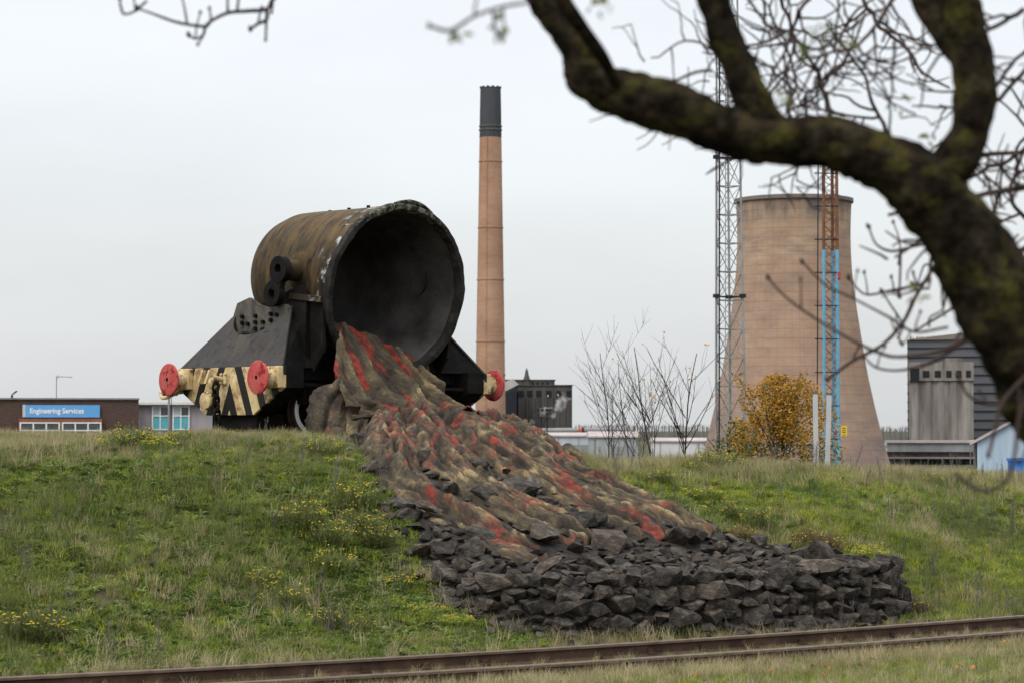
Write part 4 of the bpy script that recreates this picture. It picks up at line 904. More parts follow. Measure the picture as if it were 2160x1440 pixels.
D=430; blu=mat('pale_blue_sheeting',[(.33,.37,.41),(.44,.48,.52)],scale=.25,rough=.5,bump=.15,stretch=(3,1,.1)); pinkr=mat('weathered_roof',[(.33,.29,.28),(.45,.40,.39)],scale=.2,bump=.1)
def lowshed(x0_,x1_,yr,ye,D,wm,lab,dp=10,doors=0):
    o0=Vector((at((x0_+x1_)/2,905,D).x,D,YARD)); g=empty('low_shed',o0); tag(g,lab,'shed'); a=at(x0_,ye,D)-o0; b=at(x1_,ye,D)-o0; z=a.z; zr=(at(x0_,yr,D)-o0).z
    MB().box((a.x,0,-.2),(b.x,dp,z)).build('wall',wm,g); MB().prism([Vector((a.x-.3,-.3,z)),Vector((a.x-.3,-.3,z+.25)),Vector((a.x-.3,dp/2,zr+.25)),Vector((a.x-.3,dp+.3,z+.25)),Vector((a.x-.3,dp+.3,z))],(b.x-a.x+.6,0,0)).build('roof',pinkr,g)
    n=max(3,int((b.x-a.x)/3.2))
    for k in range(n):
        x=a.x+(b.x-a.x)*(k+.3)/n; MB().box((x,-.06,.0),(x+.12,.02,z-.05)).build('wall_rib',grym,g)
    for k in range(doors):
        x=a.x+(b.x-a.x)*(k+.5)/doors; MB().box((x,-.08,-.1),(x+3,.03,z*.72)).build('door',mat('roller_door%d'%k,[(.2,.21,.22),(.25,.26,.27)],bump=.1),g)
    return g
lowshed(1078,1250,914,920,430,blu,'long pale blue shed below the grey gas main',doors=2); lowshed(1245,1345,912,922,400,mat('grey_green_sheeting',[(.24,.27,.28),(.32,.35,.35)],scale=.3,bump=.1,stretch=(3,1,.1)),'grey green shed behind the bare saplings',doors=1)
lowshed(1380,1500,925,931,450,mat('white_sheeting',[(.5,.52,.54),(.6,.62,.63)],scale=.3,bump=.1),'low white shed between the saplings and the lattice mast')
lowshed(1880,1920,936,940,460,mat('ivory_sheeting',[(.45,.45,.43),(.55,.55,.52)],scale=.3,bump=.1),'small ivory shed between the cooling tower and the silo')
D=380; o0=Vector((at(1148,905,D).x,D,YARD)); fl_=empty('floodlight_platform',o0); tag(fl_,'dark lattice floodlight tower with a square platform in front of the silo','floodlight tower')
zt=(at(1148,882,D)-o0).z
for sx in (-1,1):
    for sy in (-1,1): MB().bar((.55*sx,.55*sy,-.2),(.45*sx,.45*sy,zt),.14).build('leg',bl_,fl_)
for k in range(6):
    z=zt*k/6; z2=zt*(k+1)/6
    for sy in (-1,1): MB().bar((-.5,.5*sy,z),(.5,.5*sy,z2),.08).build('brace',bl_,fl_)
MB().box((-1.0,-1.0,zt),(1.0,1.0,zt+.12)).build('platform',bl_,fl_)
for y_ in (.55,1.1): MB().box((-1.05,-1.05,zt+y_),(1.05,-1.0,zt+y_+.07)).build('hand_rail',bl_,fl_)
for x_ in (-1,-.35,.35,1): MB().bar((x_,-1.02,zt),(x_,-1.02,zt+1.15),.07).build('rail_post',bl_,fl_)
for x_ in (-.9,-.3,.4,.9): MB().box((x_-.25,-.4,zt+1.2),(x_+.25,.1,zt+1.55)).build('floodlight',bl_,fl_)
# right-hand silo, ribbed shed, conveyor, blue shed
D=500; o0=Vector((at(1986,905,D).x,D,YARD)); s2=empty('grain_silo',o0,(0,0,-.185)); tag(s2,'weathered fluted concrete silo with a row of square openings near its top','silo')
c2=mat('weathered_concrete',[(.13,.115,.105),(.19,.172,.16),(.26,.24,.225)],scale=.35,rough=.95,bump=.1,stretch=(1,1,.15),detail=8); overlay(c2,(.085,.075,.07),.5,.52,.7,stretch=(1,1,.12)); overlay(c2,(.10,.12,.05),.5,.6,.75,axis=(2,14,20))
pxbox(MB(),1917,763,2053,802,D,12,False,o0).build('upper_storey',c2,s2); pxbox(MB(),1990,755,2024,763.2,D+2,6,False,o0).build('roof_house',c2,s2)
a=at(1918,802,D)-o0; b=at(2052,802,D)-o0
for k in range(5):
    wd=(b.x-a.x)/5; xc=a.x+wd*(k+.5); MB().lathe([(-.2,wd*.5),(a.z+.01,wd*.5)],Vector((xc,wd*.5+.3,0)),(0,0,1),32).build('silo_cell',c2,s2,smooth=True)
MB().box((a.x,.62,-.2),(b.x,11,a.z)).build('core',c2,s2)
for i,(x,w_) in enumerate(((1921,19),(1947,14),(1972,13),(1996,11),(2017,10),(2037,10))): pxbox(MB(),x,775 if i==0 else 781,x+w_,803 if i==0 else 795,D-.12,.3,False,o0).build('opening',dark,s2)
D=525; o0=Vector((at(2050,905,D).x,D,YARD)); rs_=empty('ribbed_shed',o0,(0,0,-.16)); tag(rs_,'big dark grey shed with horizontal cladding bands behind the fluted silo','shed')
rsm=mat('dark_grey_cladding',[(.075,.078,.088),(.10,.104,.115)],scale=.25,rough=.5,bump=.1,stretch=(.3,1,1)); 
pxbox(MB(),1916,716,2330,940,D,30,True,o0).build('wall',rsm,rs_)
for k in range(12): pxbox(MB(),1915.4,732+k*19,2330,733.6+k*19,D-.3,.4,False,o0).build('cladding_band',bl_,rs_)
a=at(1915,716,D)-o0; rf=[Vector((a.x,-.5,a.z))]
for k in range(15): 
    f_=k/14; q=at(1915+f_*300,716-24*math.sin(f_*math.pi/2),D)-o0; rf.append(Vector((q.x,-.5,q.z)))
q=at(2335,692,D)-o0; rf+= [Vector((q.x,-.5,q.z)),Vector((q.x,-.5,a.z))]
MB().prism(rf,(0,31,0)).build('roof',mat('brown_roof',[(.15,.125,.115),(.20,.17,.155)],scale=.2,bump=.1),rs_)
mb=MB()
for k in range(26):
    x=1922+k*2.6+random.uniform(-1,1); q=at(x,714,D)-o0
    if MN.noise(Vector((k*.4,0,0)))>-.25: mb.add([q+Vector((-.3,-.4,-.3)),q+Vector((.3,-.4,-.3)),q+Vector((random.uniform(-.2,.2),-.3,random.uniform(.2,1.0)))],[(0,1,2)]); mb.add([q+Vector((-.2,-.7,-.3)),q+Vector((.2,-.1,-.3)),q+Vector((0,-.3,random.uniform(.2,.8)))],[(0,1,2)])
mb.build('roof_weeds',GM['dry'],rs_,fixn=False)
D=440; o0=Vector((at(1960,905,D).x,D,YARD)); cv=empty('conveyor_gallery',o0,(0,0,-.175)); tag(cv,'long grey conveyor gallery over a dark brick wall at the foot of the silo','conveyor')
pxbox(MB(),1868,928,2056,933,D-.4,7,False,o0).build('roof',pinkr,cv); pxbox(MB(),1872,933,2050,952,D,6,False,o0).build('gallery',mat('gallery_grey',[(.16,.17,.18),(.25,.26,.27)],scale=.3,bump=.1,stretch=(1,1,.3)),cv)
pxbox(MB(),1868,952,2050,963,D+.6,5,False,o0).build('lower_wall',mat('dark_brick_wall',[(.07,.045,.04),(.11,.07,.06)],scale=.4,bump=.1),cv); pxbox(MB(),1868,963,2056,966.5,D-.6,6,False,o0).build('ledge',grym,cv); pxbox(MB(),1868,966.5,2050,990,D+.8,5,True,o0).build('base',bl_,cv)
for k in range(7): x=1876+k*28; pxbox(MB(),x,952,x+2.4,964,D-.2,.5,False,o0).build('column',bl_,cv)
D=230; o0=Vector((at(2110,905,D).x,D,YARD)); bs=empty('blue_shed',o0,(0,0,-.235)); tag(bs,'light blue sheet metal shed with sloping roof edge beside the conveyor','shed')
lb=mat('light_blue_sheeting',[(.30,.39,.48),(.37,.46,.55)],scale=.3,rough=.45,bump=.1,stretch=(4,4,.1))
a=at(2062,930,D)-o0; b=at(2175,868,D)-o0; c=at(2290,930,D)-o0
MB().prism([Vector((a.x,0,-.2)),Vector((a.x,0,a.z)),Vector((b.x,0,b.z)),Vector((c.x,0,c.z)),Vector((c.x,0,-.2))],(0,25,0)).build('wall',lb,bs)
nr=Vector((-(b.z-a.z),0,b.x-a.x)).normalized()*.25
MB().prism([Vector((a.x-.6,-.4,a.z-.35)),Vector((b.x,-.4,b.z)),Vector((b.x,-.4,b.z))+nr,Vector((a.x-.6,-.4,a.z-.35))+nr],(0,26,0)).build('roof',pinkr,bs); MB().prism([Vector((b.x+.01,-.4,b.z)),Vector((c.x+.6,-.4,c.z-.3)),Vector((c.x+.6,-.4,c.z))+nr,Vector((b.x+.01,-.4,b.z))+nr],(0,26,0)).build('roof',pinkr,bs)
for k in range(16): x=a.x+.3+k*.6; MB().box((x,-.04,-.1),(x+.06,.02,a.z+(b.z-a.z)*(x-a.x)/(b.x-a.x)-.02)).build('sheet_rib',lb,bs)
pxbox(MB(),2032,928,2062,932,D+2,8,False,o0).build('porch_roof',pinkr,bs)
for x in (2036,2046,2056): pxbox(MB(),x,932,x+2.4,985,D+2,.3,True,o0).build('porch_post',grym,bs)
pxbox(MB(),2034,932,2062,985,D+5,.2,True,o0).build('porch_back',bl_,bs)
D=215; o0=at(2152,975,D); o0.z=YARD; sk_=empty('blue_skip',o0); tag(sk_,'bright blue skip beside the light blue shed','skip'); a=at(2140,966,D)-o0; b=at(2190,966,D)-o0
MB().prism([Vector((a.x,0,a.z)),Vector((b.x,0,a.z)),Vector((b.x-.2,0,-.1)),Vector((a.x+.2,0,-.1))],(0,3,0)).build('body',mat('bright_blue_paint',[(.02,.15,.5),(.03,.2,.6)],bump=.1),sk_)
MB().box((a.x-.08,-.08,a.z-.25),(b.x+.08,3.08,a.z)).build('lip',bpy.data.materials['bright_blue_paint'],sk_)
# far tree belt
fb=mat('far_bare_wood',[(.12,.115,.115),(.17,.165,.16)],scale=.1,bump=.2,coord='World')
def belt(x0_,x1_,yt,D,seed):
    mb=MB(); rr=random.Random(seed); n=int((x1_-x0_)/2.2)
    for k in range(n):
        x=x0_+(x1_-x0_)*k/n+rr.uniform(-2,2); top=yt+6*MN.noise(Vector((x*.05,seed,0)))+rr.uniform(-2,2); p=at(x,top,D+rr.uniform(-20,20)); hgt=p.z-YARD; r_=rr.uniform(3,6)*D/F
        cz=p.z-r_
        for q in range(26):
            v=Vector((rr.gauss(0,1),rr.gauss(0,1),rr.gauss(0,1))).normalized()*r_*rr.uniform(.5,1.1); c_=Vector((p.x,p.y,cz))+v; s_=r_*.16
            mb.add([c_+Vector((rr.uniform(-s_,s_),rr.uniform(-s_,s_),rr.uniform(-s_,s_))) for _ in range(3)],[(0,1,2)])
        mb.tube([(p.x,p.y,YARD-.2),(p.x,p.y,cz)],[.35,.2],4,cap=False)
    o=mb.build('distant_wood',fb,fixn=False); tag(o,'far off belt of leafless trees on the horizon','trees',kind='stuff')
belt(1215,1510,893,1300,1); belt(1850,1925,897,1300,2); belt(-60,60,900,1400,3)
# lattice masts
galm=mat('mast_galvanised',[(.19,.20,.20),(.30,.31,.31)],scale=1.5,rough=.5,bump=.1,metal=.3); rstm=mat('mast_rust',[(.13,.06,.03),(.20,.09,.045)],scale=2,bump=.1); bluem=mat('mast_blue_paint',[(.10,.30,.45),(.14,.36,.52)],scale=3,rough=.5,bump=.1)
D=120; sc=D/F; o0=Vector((at(1542,905,D).x,D,YARD)); ma=empty('lattice_mast',o0); tag(ma,'tall grey galvanised lattice mast with a black cable ladder','mast')
def mz(py): return CAMH+(905-py)*sc-YARD
zb,zt=-.2,mz(-120)
def legpt(i,z):  # triangular plan, tapering
    f_=(z-0)/(mz(0)); hw=(33-11*f_)*sc; dx=((-hw,hw*.0+ -hw*.2),(hw,-hw*.2),(hw*.12,hw*1.3))[i]; return Vector((dx[0]+(-6*f_)*sc,dx[1],z))
for i in range(3): MB().tube([legpt(i,zb),legpt(i,zt)],[.07,.045],8).build('leg',galm,ma)
z=0.0; k=0
while z<zt-1.4:
    z2=z+1.42
    for i,j in ((0,1),(1,2),(2,0)):
        a,b,c,d_=legpt(i,z),legpt(j,z),legpt(i,z2),legpt(j,z2)
        MB().bar(a,b,.05).build('strut',galm,ma); MB().bar(a,d_,.032).build('brace',galm,ma); MB().bar(b,c,.032).build('brace',galm,ma)
    z=z2;k+=1
lx=legpt(0,0).x
cb=MB().bar(legpt(0,zb)+Vector((.14,-.12,0)),legpt(0,zt)+Vector((.14,-.12,0)),.16,.07).build('cable_tray',bl_,ma)
MB().bar(legpt(0,zb)+Vector((.45,-.05,0)),legpt(0,zt)+Vector((.45,-.05,0)),.04).build('ladder_rail',galm,ma); MB().bar(legpt(0,zb)+Vector((.62,-.05,0)),legpt(0,zt)+Vector((.62,-.05,0)),.04).build('ladder_rail',galm,ma)
for py in (626,332): 
    for i,j in ((0,1),(1,2),(2,0)): MB().bar(legpt(i,mz(py))+Vector((0,-.1,0)),legpt(j,mz(py))+Vector((0,-.1,0)),.06,.06).build('ring_beam',bl_,ma)
    for i in range(3): MB().box(legpt(i,mz(py))+Vector((-.16,-.16,-.05)),legpt(i,mz(py))+Vector((.16,.16,.12))).build('joint_flange',bl_,ma)
D=130; sc=D/F; o0=Vector((at(1752,905,D).x,D,YARD)); mc2=empty('floodlight_mast',o0); tag(mc2,'rusty lattice floodlight mast painted blue on its lower half','mast')
def mz(py): return CAMH+(905-py)*sc-YARD
zt=mz(283); zbl=mz(527)
def lp(i,z): hw=(17-2*z/zt)*sc; return Vector(((-hw*.85,-hw*.3),(hw,-hw*.1),(hw*.55,hw*1.2))[i]+(z,))
for i in range(3):
    MB().tube([lp(i,-.2),lp(i,zbl)],.095,8).build('leg',bluem,mc2); MB().tube([lp(i,zbl),lp(i,zt)],.085,8).build('leg',rstm,mc2)
z=0.;k=0
while z<zt-.9:
    for i,j in ((0,1),(1,2),(2,0)):
        MB().bar(lp(i,z),lp(j,z+.47),.035).build('brace',rstm,mc2); MB().bar(lp(j,z+.47),lp(i,z+.94),.035).build('brace',rstm,mc2)
    z+=.94
MB().bar(lp(0,-.2)+Vector((-.42,0,0)),lp(0,zt)+Vector((-.28,0,0)),.06).build('cable',bl_,mc2)
for k in range(9): 
    z=mz(925-k*70); MB().bar(lp(0,z)+Vector((-.5,-.05,0)),lp(1,z)+Vector((.08,-.05,0)),.06).build('cross_bar',bl_,mc2)
MB().box((-.75,-.6,zt),(.75,.6,zt+.1)).build('head_frame',bl_,mc2)
for i,x in enumerate((-.75,-.35,.1,.55,.95)):
    h1=MB().prism([Vector((x,-.7,zt+.15)),Vector((x+.34,-.7,zt+.15)),Vector((x+.44,-.55,zt+.55)),Vector((x+.12,-.55,zt+.55))],(0,.3,0)).build('floodlight',bl_,mc2); MB().bar((x+.15,-.4,zt+.05),(x+.15,-.4,zt+.3),.05).build('bracket',bl_,h1)
MB().box((.35,-.62,mz(592)),(.5,-.5,mz(575))).build('red_box',red,mc2)
ye=mat('warning_yellow',[(.6,.42,.03),(.66,.48,.05)],scale=3,bump=0); pl=MB().box((.48,-.62,mz(918)),(.80,-.60,mz(897))).build('warning_sign',ye,mc2)
for z1,z2,x1_,x2_ in ((.16,.20,.55,.73),(.26,.32,.56,.62),(.26,.32,.66,.73),(.38,.43,.56,.72)): MB().box((x1_,-.625,mz(918)+z1),(x2_,-.621,mz(918)+z2)).build('sign_mark',bl_,pl)

# ------------------------------------------------------------------ buildings on the left
def text(body,size,loc,m,parent,name,ext=.01,off=.0,sx=1):
    c_=bpy.data.curves.new(name,'FONT'); c_.body=body; c_.size=size; c_.extrude=ext; c_.offset=off
    o=bpy.data.objects.new(name,c_); COL.objects.link(o); dg=bpy.context.evaluated_depsgraph_get(); me=bpy.data.meshes.new_from_object(o.evaluated_get(dg)); bpy.data.objects.remove(o)
    me.materials.clear(); me.materials.append(m); q=bpy.data.objects.new(name,me); COL.objects.link(q); q.parent=parent; q.location=loc; q.rotation_euler=(math.pi/2,0,0); q.scale=(sx,1,1)
    wd=max(v.co.x for v in me.vertices)-min(v.co.x for v in me.vertices); return q,wd
D=140; sc=D/F; o0=Vector((at(145,905,D).x,D,YARD)); bb=empty('brick_building',o0,(0,0,.17)); tag(bb,'flat roofed dark brick building carrying the blue sign','building')
bk=bpy.data.materials.new('dark_brick'); bk.use_nodes=True; t=bk.node_tree; b=t.nodes['Principled BSDF']; b.inputs['Roughness'].default_value=.9
c=N(t,'ShaderNodeTexCoord'); sp=N(t,'ShaderNodeSeparateXYZ'); cb_=N(t,'ShaderNodeCombineXYZ'); t.links.new(c.outputs['Object'],sp.inputs[0]); t.links.new(mth('ADD',sp.outputs[0],sp.outputs[1]),cb_.inputs[0]); t.links.new(sp.outputs[2],cb_.inputs[1])
br=N(t,'ShaderNodeTexBrick'); br.inputs['Scale'].default_value=1; br.inputs['Brick Width'].default_value=.225; br.inputs['Row Height'].default_value=.075; br.inputs['Mortar Size'].default_value=.006
br.inputs['Color1'].default_value=(.055,.030,.024,1); br.inputs['Color2'].default_value=(.085,.045,.034,1); br.inputs['Mortar'].default_value=(.05,.04,.035,1); t.links.new(cb_.outputs[0],br.inputs[0]); t.links.new(br.outputs[0],b.inputs['Base Color'])
bp=N(t,'ShaderNodeBump'); bp.inputs['Strength'].default_value=.3; bp.inputs['Distance'].default_value=.02; t.links.new(br.outputs['Fac'],bp.inputs['Height']); bp.invert=True; t.links.new(bp.outputs[0],b.inputs['Normal'])
def zz(py): return CAMH+(905-py)*sc-YARD
def xx(px): return (px-1080)*sc-o0.x
MB().box((xx(-330),0,-.2),(xx(291),14,zz(842))).build('wall',bk,bb)
copm=mat('roof_coping',[(.16,.155,.15),(.22,.215,.21)],scale=1,bump=.1); MB().box((xx(-332),-.12,zz(842)),(xx(292.5),14.1,zz(838.5))).build('coping',copm,bb)
rb=mat('red_brick_bay',[(.17,.065,.04),(.22,.09,.055)],scale=2,bump=.2); MB().box((xx(42),-.35,-.1),(xx(215),-.002,zz(882))).build('bay',rb,bb)
wf=mat('white_frame',[(.62,.63,.63),(.72,.73,.73)],scale=3,bump=.05); gl=mat('dark_glass',[(.035,.045,.05),(.07,.085,.09)],scale=.8,rough=.12,bump=0,spec=.6)
for xa,xb in ((46,126),(133,212)):
    wn=MB().box((xx(xa),-.38,zz(935)),(xx(xb),-.352,zz(891))).build('window',gl,bb)
    for k in range(4): x=xx(xa)+(xx(xb)-xx(xa))*k/3; MB().box((x-.04,-.43,zz(935)),(x+.04,-.383,zz(891))).build('mullion',wf,wn)
    for py in (891,907,933): MB().box((xx(xa)-.04,-.435,zz(py)-.035),(xx(xb)+.04,-.382,zz(py)+.035)).build('transom',wf,wn)
sb=mat('sign_blue',[(.10,.31,.60),(.115,.335,.63)],scale=1,rough=.4,bump=0); sw=mat('sign_white',[(.72,.73,.74),(.76,.77,.78)],bump=0,rough=.4); sgy=mat('sign_grey',[(.42,.44,.48),(.45,.47,.5)],bump=0,rough=.4)
sg=MB().box((xx(56),-.16,zz(879.5)),(xx(210),-.02,zz(853.5))).build('sign_board',sb,bb); MB().box((xx(50),-.165,zz(879)),(xx(56),-.02,zz(853))).build('sign_strip',sgy,sg)
tx,wd=text('Engineering Services',1,(xx(64.5),-.172,zz(870.8)),sw,sg,'lettering',.006,.022); s_=(xx(176)-xx(64.5))/wd; tx.scale=(s_,s_*1.12,s_)
fl1=MB().bar((xx(27),-.1,zz(838)),(xx(29),-.1,zz(833)),.12).build('roof_floodlight',bl_,bb); MB().prism([Vector((xx(26),-.3,zz(833))),Vector((xx(30),-.3,zz(832))),Vector((xx(40),-.3,zz(825))),Vector((xx(36),-.3,zz(823.5)))],(0,.3,0)).build('lamp_body',bl_,fl1)
an_=MB().bar((xx(119),1,zz(839)),(xx(119),1,zz(792)),.05).build('aerial',grym,bb); MB().bar((xx(118),1,zz(793)),(xx(152),1,zz(794)),.035).build('boom',grym,an_)
for k in range(9): x=xx(122+k*3.5); MB().bar((x,.75,zz(793.3)),(x,1.25,zz(793.3)),.02).build('element',grym,an_)
MB().bar((xx(122),1,zz(789)),(xx(122),1,zz(798)),.03).build('reflector',grym,an_)
D=155; sc=D/F; o0=Vector((at(400,905,D).x,D,YARD)); gb=empty('rendered_building',o0,(0,0,.12)); tag(gb,'low mauve grey rendered building with turquoise window panels','building')
rn=mat('mauve_render',[(.27,.245,.26),(.34,.31,.325)],scale=.8,bump=.15,stretch=(1,1,.4)); MB().box((xx(285),0,-.2),(xx(640),11,zz(853))).build('wall',rn,gb); MB().box((xx(284),-.5,zz(853)),(xx(642),11.4,zz(848))).build('roof_edge',mat('pale_fascia',[(.5,.49,.46),(.58,.57,.54)],scale=1,bump=.05),gb)
tq=mat('turquoise_panel',[(.08,.34,.40),(.11,.40,.46)],scale=1,rough=.4,bump=0); pb=mat('pale_blind',[(.3,.36,.38),(.42,.47,.48)],scale=1,bump=0)
for xa in (323,366,470,520):
    wn=MB().box((xx(xa),-.08,zz(905)),(xx(xa+33),-.003,zz(857))).build('window',gl,gb); 
    MB().box((xx(xa),-.10,zz(905)),(xx(xa+33),-.082,zz(877))).build('panel',tq,wn); MB().box((xx(xa+1),-.10,zz(876)),(xx(xa+15),-.082,zz(859))).build('blind',pb,wn)
    for x in (xa,xa+16,xa+33): MB().box((xx(x)-.04,-.15,zz(905)),(xx(x)+.04,-.103,zz(857))).build('mullion',wf,wn)
    for py in (857,876.5,905): MB().box((xx(xa)-.05,-.152,zz(py)-.035),(xx(xa+33)+.05,-.1025,zz(py)+.035)).build('transom',wf,wn)
D=120; sc=D/F; o0=Vector((at(356,905,D).x,D,YARD)); lpst=empty('lamp_post',o0); tag(lpst,'thin grey lamp post standing before the mauve grey building','lamp post')
MB().tube([(0,0,-.2),(0,0,zz(832))],[.09,.05],10).build('pole',grym,lpst); MB().bar((.12,0,0),(.12,0,zz(838)),.03).build('cable',bl_,lpst)
for x in (-.2,.28): MB().box((x-.14,-.15,zz(832)-.05),(x+.14,.15,zz(832)+.3)).build('lamp_head',bl_,lpst)
MB().bar((-.3,0,zz(832)),(.4,0,zz(832)),.05).build('cross_arm',grym,lpst)

# ------------------------------------------------------------------ foreground tree
bark=mat('tree_bark',[(.004,.003,.002),(.014,.011,.007),(.036,.028,.017)],scale=14,spec=.05,rough=.95,bump=1,bscale=30,dist=.02,coord='World',detail=9); overlay(bark,(.055,.05,.013),8,.50,.68,coord='World')
twm=mat('twig_bark',[(.028,.018,.015),(.055,.036,.030)],scale=20,rough=.8,bump=.2,coord='World')
tb=Vector((2.25,7.6,0)); tb.z=float(ground(tb.x,tb.y))
tree=empty('foreground_tree',tb); tag(tree,'bare gnarled tree reaching a mossy limb across the view','tree')
def limb(pts,name,Y=7.0,par=None,n=60,nz=.2,m=bark,sides=28):
    P=[]
    for p in pts:
        Yp=p[3] if len(p)>3 else Y; w_=at(p[0],p[1],Yp); P.append((w_.x,w_.y,w_.z,p[2]*Yp/F))
    C_=catmull(P,n); mb=MB(); mb.tube([Vector(c_[:3])-tb for c_ in C_],[max(.0008,c_[3]) for c_ in C_],sides,nz=nz,nf=11); return mb.build(name,m,par or tree,smooth=True,fixn=False)
tp=at(2215,830,7.05)
mb=MB(); C_=catmull([(tb.x,tb.y,tb.z-.15,.26),(2.2,7.5,tb.z+.5,.21),(2.02,7.35,1.75,.175),(1.8,7.15,2.2,.15),(tp.x,tp.y,tp.z,.135)],30); mb.tube([Vector(c_[:3])-tb for c_ in C_],[c_[3] for c_ in C_],24,nz=.12,nf=6); mb.build('trunk',bark,tree,smooth=True,fixn=False)
limb([(2225,850,97,7.05),(2150,715,98),(2065,560,88),(2000,455,80),(1920,380,70),(1830,325,62),(1740,298,56),(1640,295,55),(1560,285,52),(1450,243,54),(1340,205,55),(1270,180,52),(1232,140,44),(1205,80,38),(1165,20,38),(1120,-60,36)],'main_limb',n=160)
limb([(1255,150,22),(1222,185,30),(1213,196,20),(1210,200,8)],'branch_stub',n=10)
limb([(1670,300,34,7.02),(1620,262,40),(1582,200,40),(1553,130,38),(1523,60,36),(1488,-60,36)],'limb',n=40)
limb([(1975,430,40,7.03),(2010,350,46),(2043,280,44),(2056,200,46),(2048,120,46),(2030,40,42),(2010,-60,40)],'limb',n=40)
limb([(2052,150,30,7.1),(2000,80,30,7.15),(1965,20,32,7.2),(1930,-60,32,7.2)],'limb',n=30)
limb([(1300,180,12,6.6),(1270,120,14,6.5),(1200,20,16,6.45),(1160,-60,16,6.4)],'broken_branch',n=20)
TW=[([(2100,690,9,8),(2050,705,8),(1990,738,8),(1900,752,6.5),(1850,742,6),(1780,708,5),(1690,652,4.5),(1645,615,4),(1620,585,4)],8),
 ([(1985,540,7),(1935,620,6.5),(1905,680,6.5),(1860,728,6.5),(1800,760,6),(1745,800,5)],9),
 ([(2085,685,8),(2010,735,8),(1960,765,7),(1900,780,5),(1850,775,4),(1822,752,3)],8.5),
 ([(1960,513,5),(1920,522,4.5),(1880,530,4.5),(1848,515,4),(1832,478,3.5)],9),
 ([(1950,600,5),(1885,612,4.5),(1830,622,4),(1805,605,3.5),(1790,585,3.5)],9.5),
 ([(2000,690,5),(1930,700,5),(1880,672,4.5),(1800,630,4),(1740,600,4),(1692,552,4)],8.2),
 ([(2010,650,5),(1960,680,4.5),(1920,698,4),(1890,660,3.5),(1860,615,3)],9.5),
 ([(2180,800,8),(2150,880,7),(2140,960,7),(2120,1015,7),(2080,1035,7),(2040,1020,6),(2018,1000,5)],6.2),
 ([(2200,760,8),(2120,840,7),(2100,900,6.5),(2085,960,6)],6.8),
 ([(2140,850,6),(2080,850,6),(2040,830,5),(2020,790,5)],7.6),
 ([(2190,900,5),(2160,960,4),(2150,975,4)],6.8),
 ([(1970,565,4),(1950,560,3.5),(1935,600,3),(1925,600,3)],9.6),
 ([(1895,560,4),(1900,530,4),(1897,625,4)],9.4),
 ([(1960,690,4),(1962,670,3.5),(1990,650,3),(1998,600,3)],9.3),
 ([(600,-20,7),(575,0,7),(562,20,7),(520,24,7),(480,28,6.5),(445,45,6),(432,56,6),(375,48,5),(318,28,4),(290,18,3.5)],8.2),
 ([(440,48,6),(432,62,5.5),(428,75,5),(412,82,4.5),(398,74,4)],8.2),
 ([(563,20,7),(562,42,7),(545,50,6),(528,62,5)],8.2),([(500,25,5),(505,-20,4)],8.2),([(395,50,4),(385,0,3),(372,-20,3)],8.2),
 ([(310,2,5),(285,24,4.5),(262,30,4.5),(255,15,4),(252,-5,3)],8.2),
 ([(1120,5,5),(1060,15,6),(1000,35,6),(950,65,7),(905,55,6)],5.2),([(1040,20,5),(1045,60,5),(1060,85,5)],5.2),
]
random.seed(5)
bud=MB()
for pts,Y in TW:
    P=[(p[0],p[1],p[2],p[3] if len(p)>3 else Y) for p in pts]
    limb([(p[0],p[1],p[2]*.62,p[3]) for p in P],'twig',Y,n=max(12,len(P)*5),nz=.15,m=twm,sides=6)
    e_=at(P[-1][0],P[-1][1],P[-1][3])-tb; r_=7*Y/F*.9; bud.lathe([(-r_*1.2,.0005),(-r_*.4,r_*.8),(r_*.4,r_*.75),(r_*1.5,.0005)],e_,(random.uniform(-.6,.1),0,.7),8)
    for i in range(1,len(P)-1):
        if random.random()<.55:
            q=P[i]; dx,dy=random.uniform(-18,18),-random.uniform(20,65)*(1 if random.random()<.75 else -1)
            limb([(q[0],q[1],q[2]*.5,q[3]),(q[0]+dx*.3,q[1]+dy*.5,q[2]*.42,q[3]),(q[0]+dx,q[1]+dy,q[2]*.36,q[3])],'twig',Y,n=8,nz=.1,m=twm,sides=5)
            e_=at(q[0]+dx,q[1]+dy,q[3])-tb; r_=6*q[3]/F*.8; bud.lathe([(-r_,.0005),(-r_*.3,r_*.75),(r_*.4,r_*.7),(r_*1.4,.0005)],e_,(.1,0,1),8)
bud.build('buds',twm,tree,smooth=True,kind='stuff')
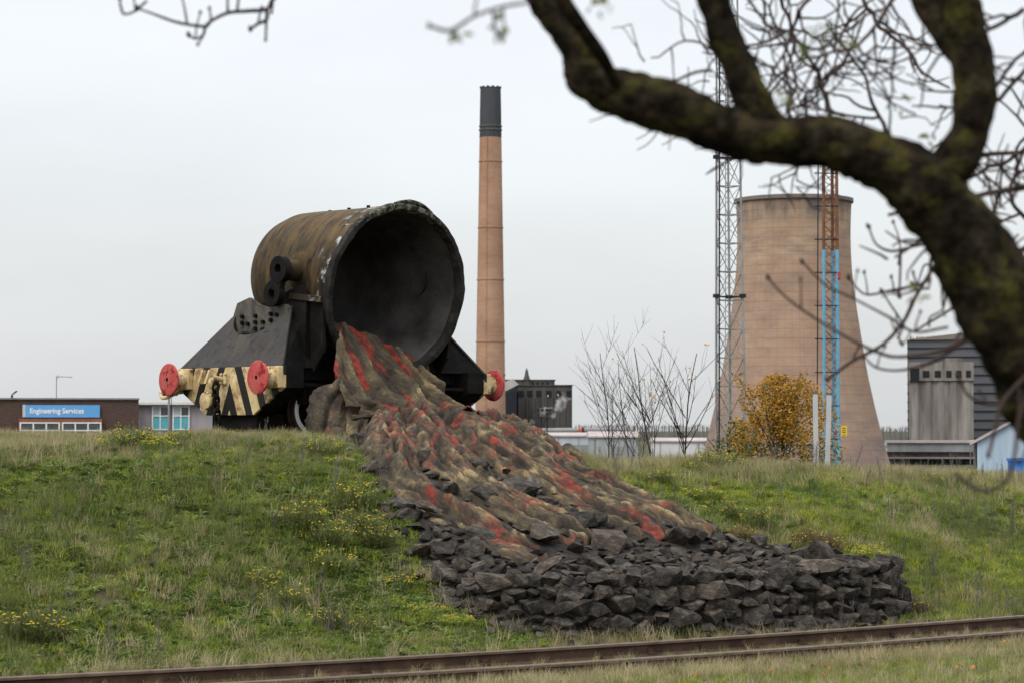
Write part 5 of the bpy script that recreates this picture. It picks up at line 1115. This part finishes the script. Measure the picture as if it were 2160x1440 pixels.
# the crooked twig mass in the upper right
def crook(mb,px,py,ang,l,w_,Y,depth,rr):
    pts=[];n=max(4,int(l/16)); x,y=px,py; YY_=Y
    for k in range(n+1):
        p=at(x,y,YY_)-tb; pts.append((p,max(1.6,w_*(1-.5*k/n))*.66*YY_/F))
        ang+=rr.gauss(0,.24); x+=math.cos(ang)*l/n; y-=math.sin(ang)*l/n; YY_+=rr.gauss(0,.04)
        if depth>0 and k>0 and rr.random()<.34: crook(mb,x,y,ang+rr.choice((-1,1))*rr.uniform(.5,1.3),l*rr.uniform(.35,.65),w_*.66,YY_,depth-1,rr)
    mb.tube([p for p,_ in pts],[r for _,r in pts],5,cap=True)
rr=random.Random(17)
for px,py,a,l,w_,Y in ((1700,275,1.9,260,7,9),(1760,285,1.4,300,8,10),(1830,310,2.2,300,7,9.5),(1890,340,1.7,330,8,10),(1560,-30,-1.0,240,6,9),(1640,-30,-1.3,280,7,10.5),(1720,-30,-1.6,260,7,9.5),(1820,-30,-1.9,300,8,11),(1900,-20,-2.2,280,8,9),(1500,150,2.8,170,6,8.5),(1530,120,3.4,180,5,9),(2080,200,.4,200,8,8.5),(2060,330,.3,240,9,10),(2180,120,3.9,260,9,9),(2180,300,3.5,240,8,10),(2190,380,3.6,330,12,8.5),(2190,480,2.9,260,8,10.5),(2120,560,1.3,240,7,9.5),(2100,640,.9,160,7,9),(2160,20,-2.4,300,9,8),(1660,240,1.2,230,6,10)):
    mb=MB(); crook(mb,px,py,a,l,w_,Y,2,rr); mb.build('twig',twm,tree,smooth=True,fixn=False)
lfm2=leafy(mat('last_green_leaf',[(.06,.09,.02),(.13,.14,.03),(.16,.12,.03)],scale=8,bump=0,coord='World'),.35)
for px,py,Y in ((1710,110,4.6),(1730,60,4.6),(1650,215,4.8),(1905,210,7.5),(1958,290,7.5),(1275,10,5.2),(958,68,5.0),(1050,55,5.0),(1255,20,5.5),(1940,620,6),(1800,85,5)):
    mb=MB()
    for q in range(5):
        p=at(px+random.gauss(0,9),py+random.gauss(0,11),Y)-tb; dd=Vector((random.gauss(0,1),random.gauss(0,1),random.gauss(-.4,1))).normalized()*.03; s_=dd.orthogonal().normalized()*.009; mb.add([p,p+dd*.5+s_,p+dd,p+dd*.5-s_],[(0,1,2,3)])
    mb.build('leaf',lfm2,tree,fixn=False)
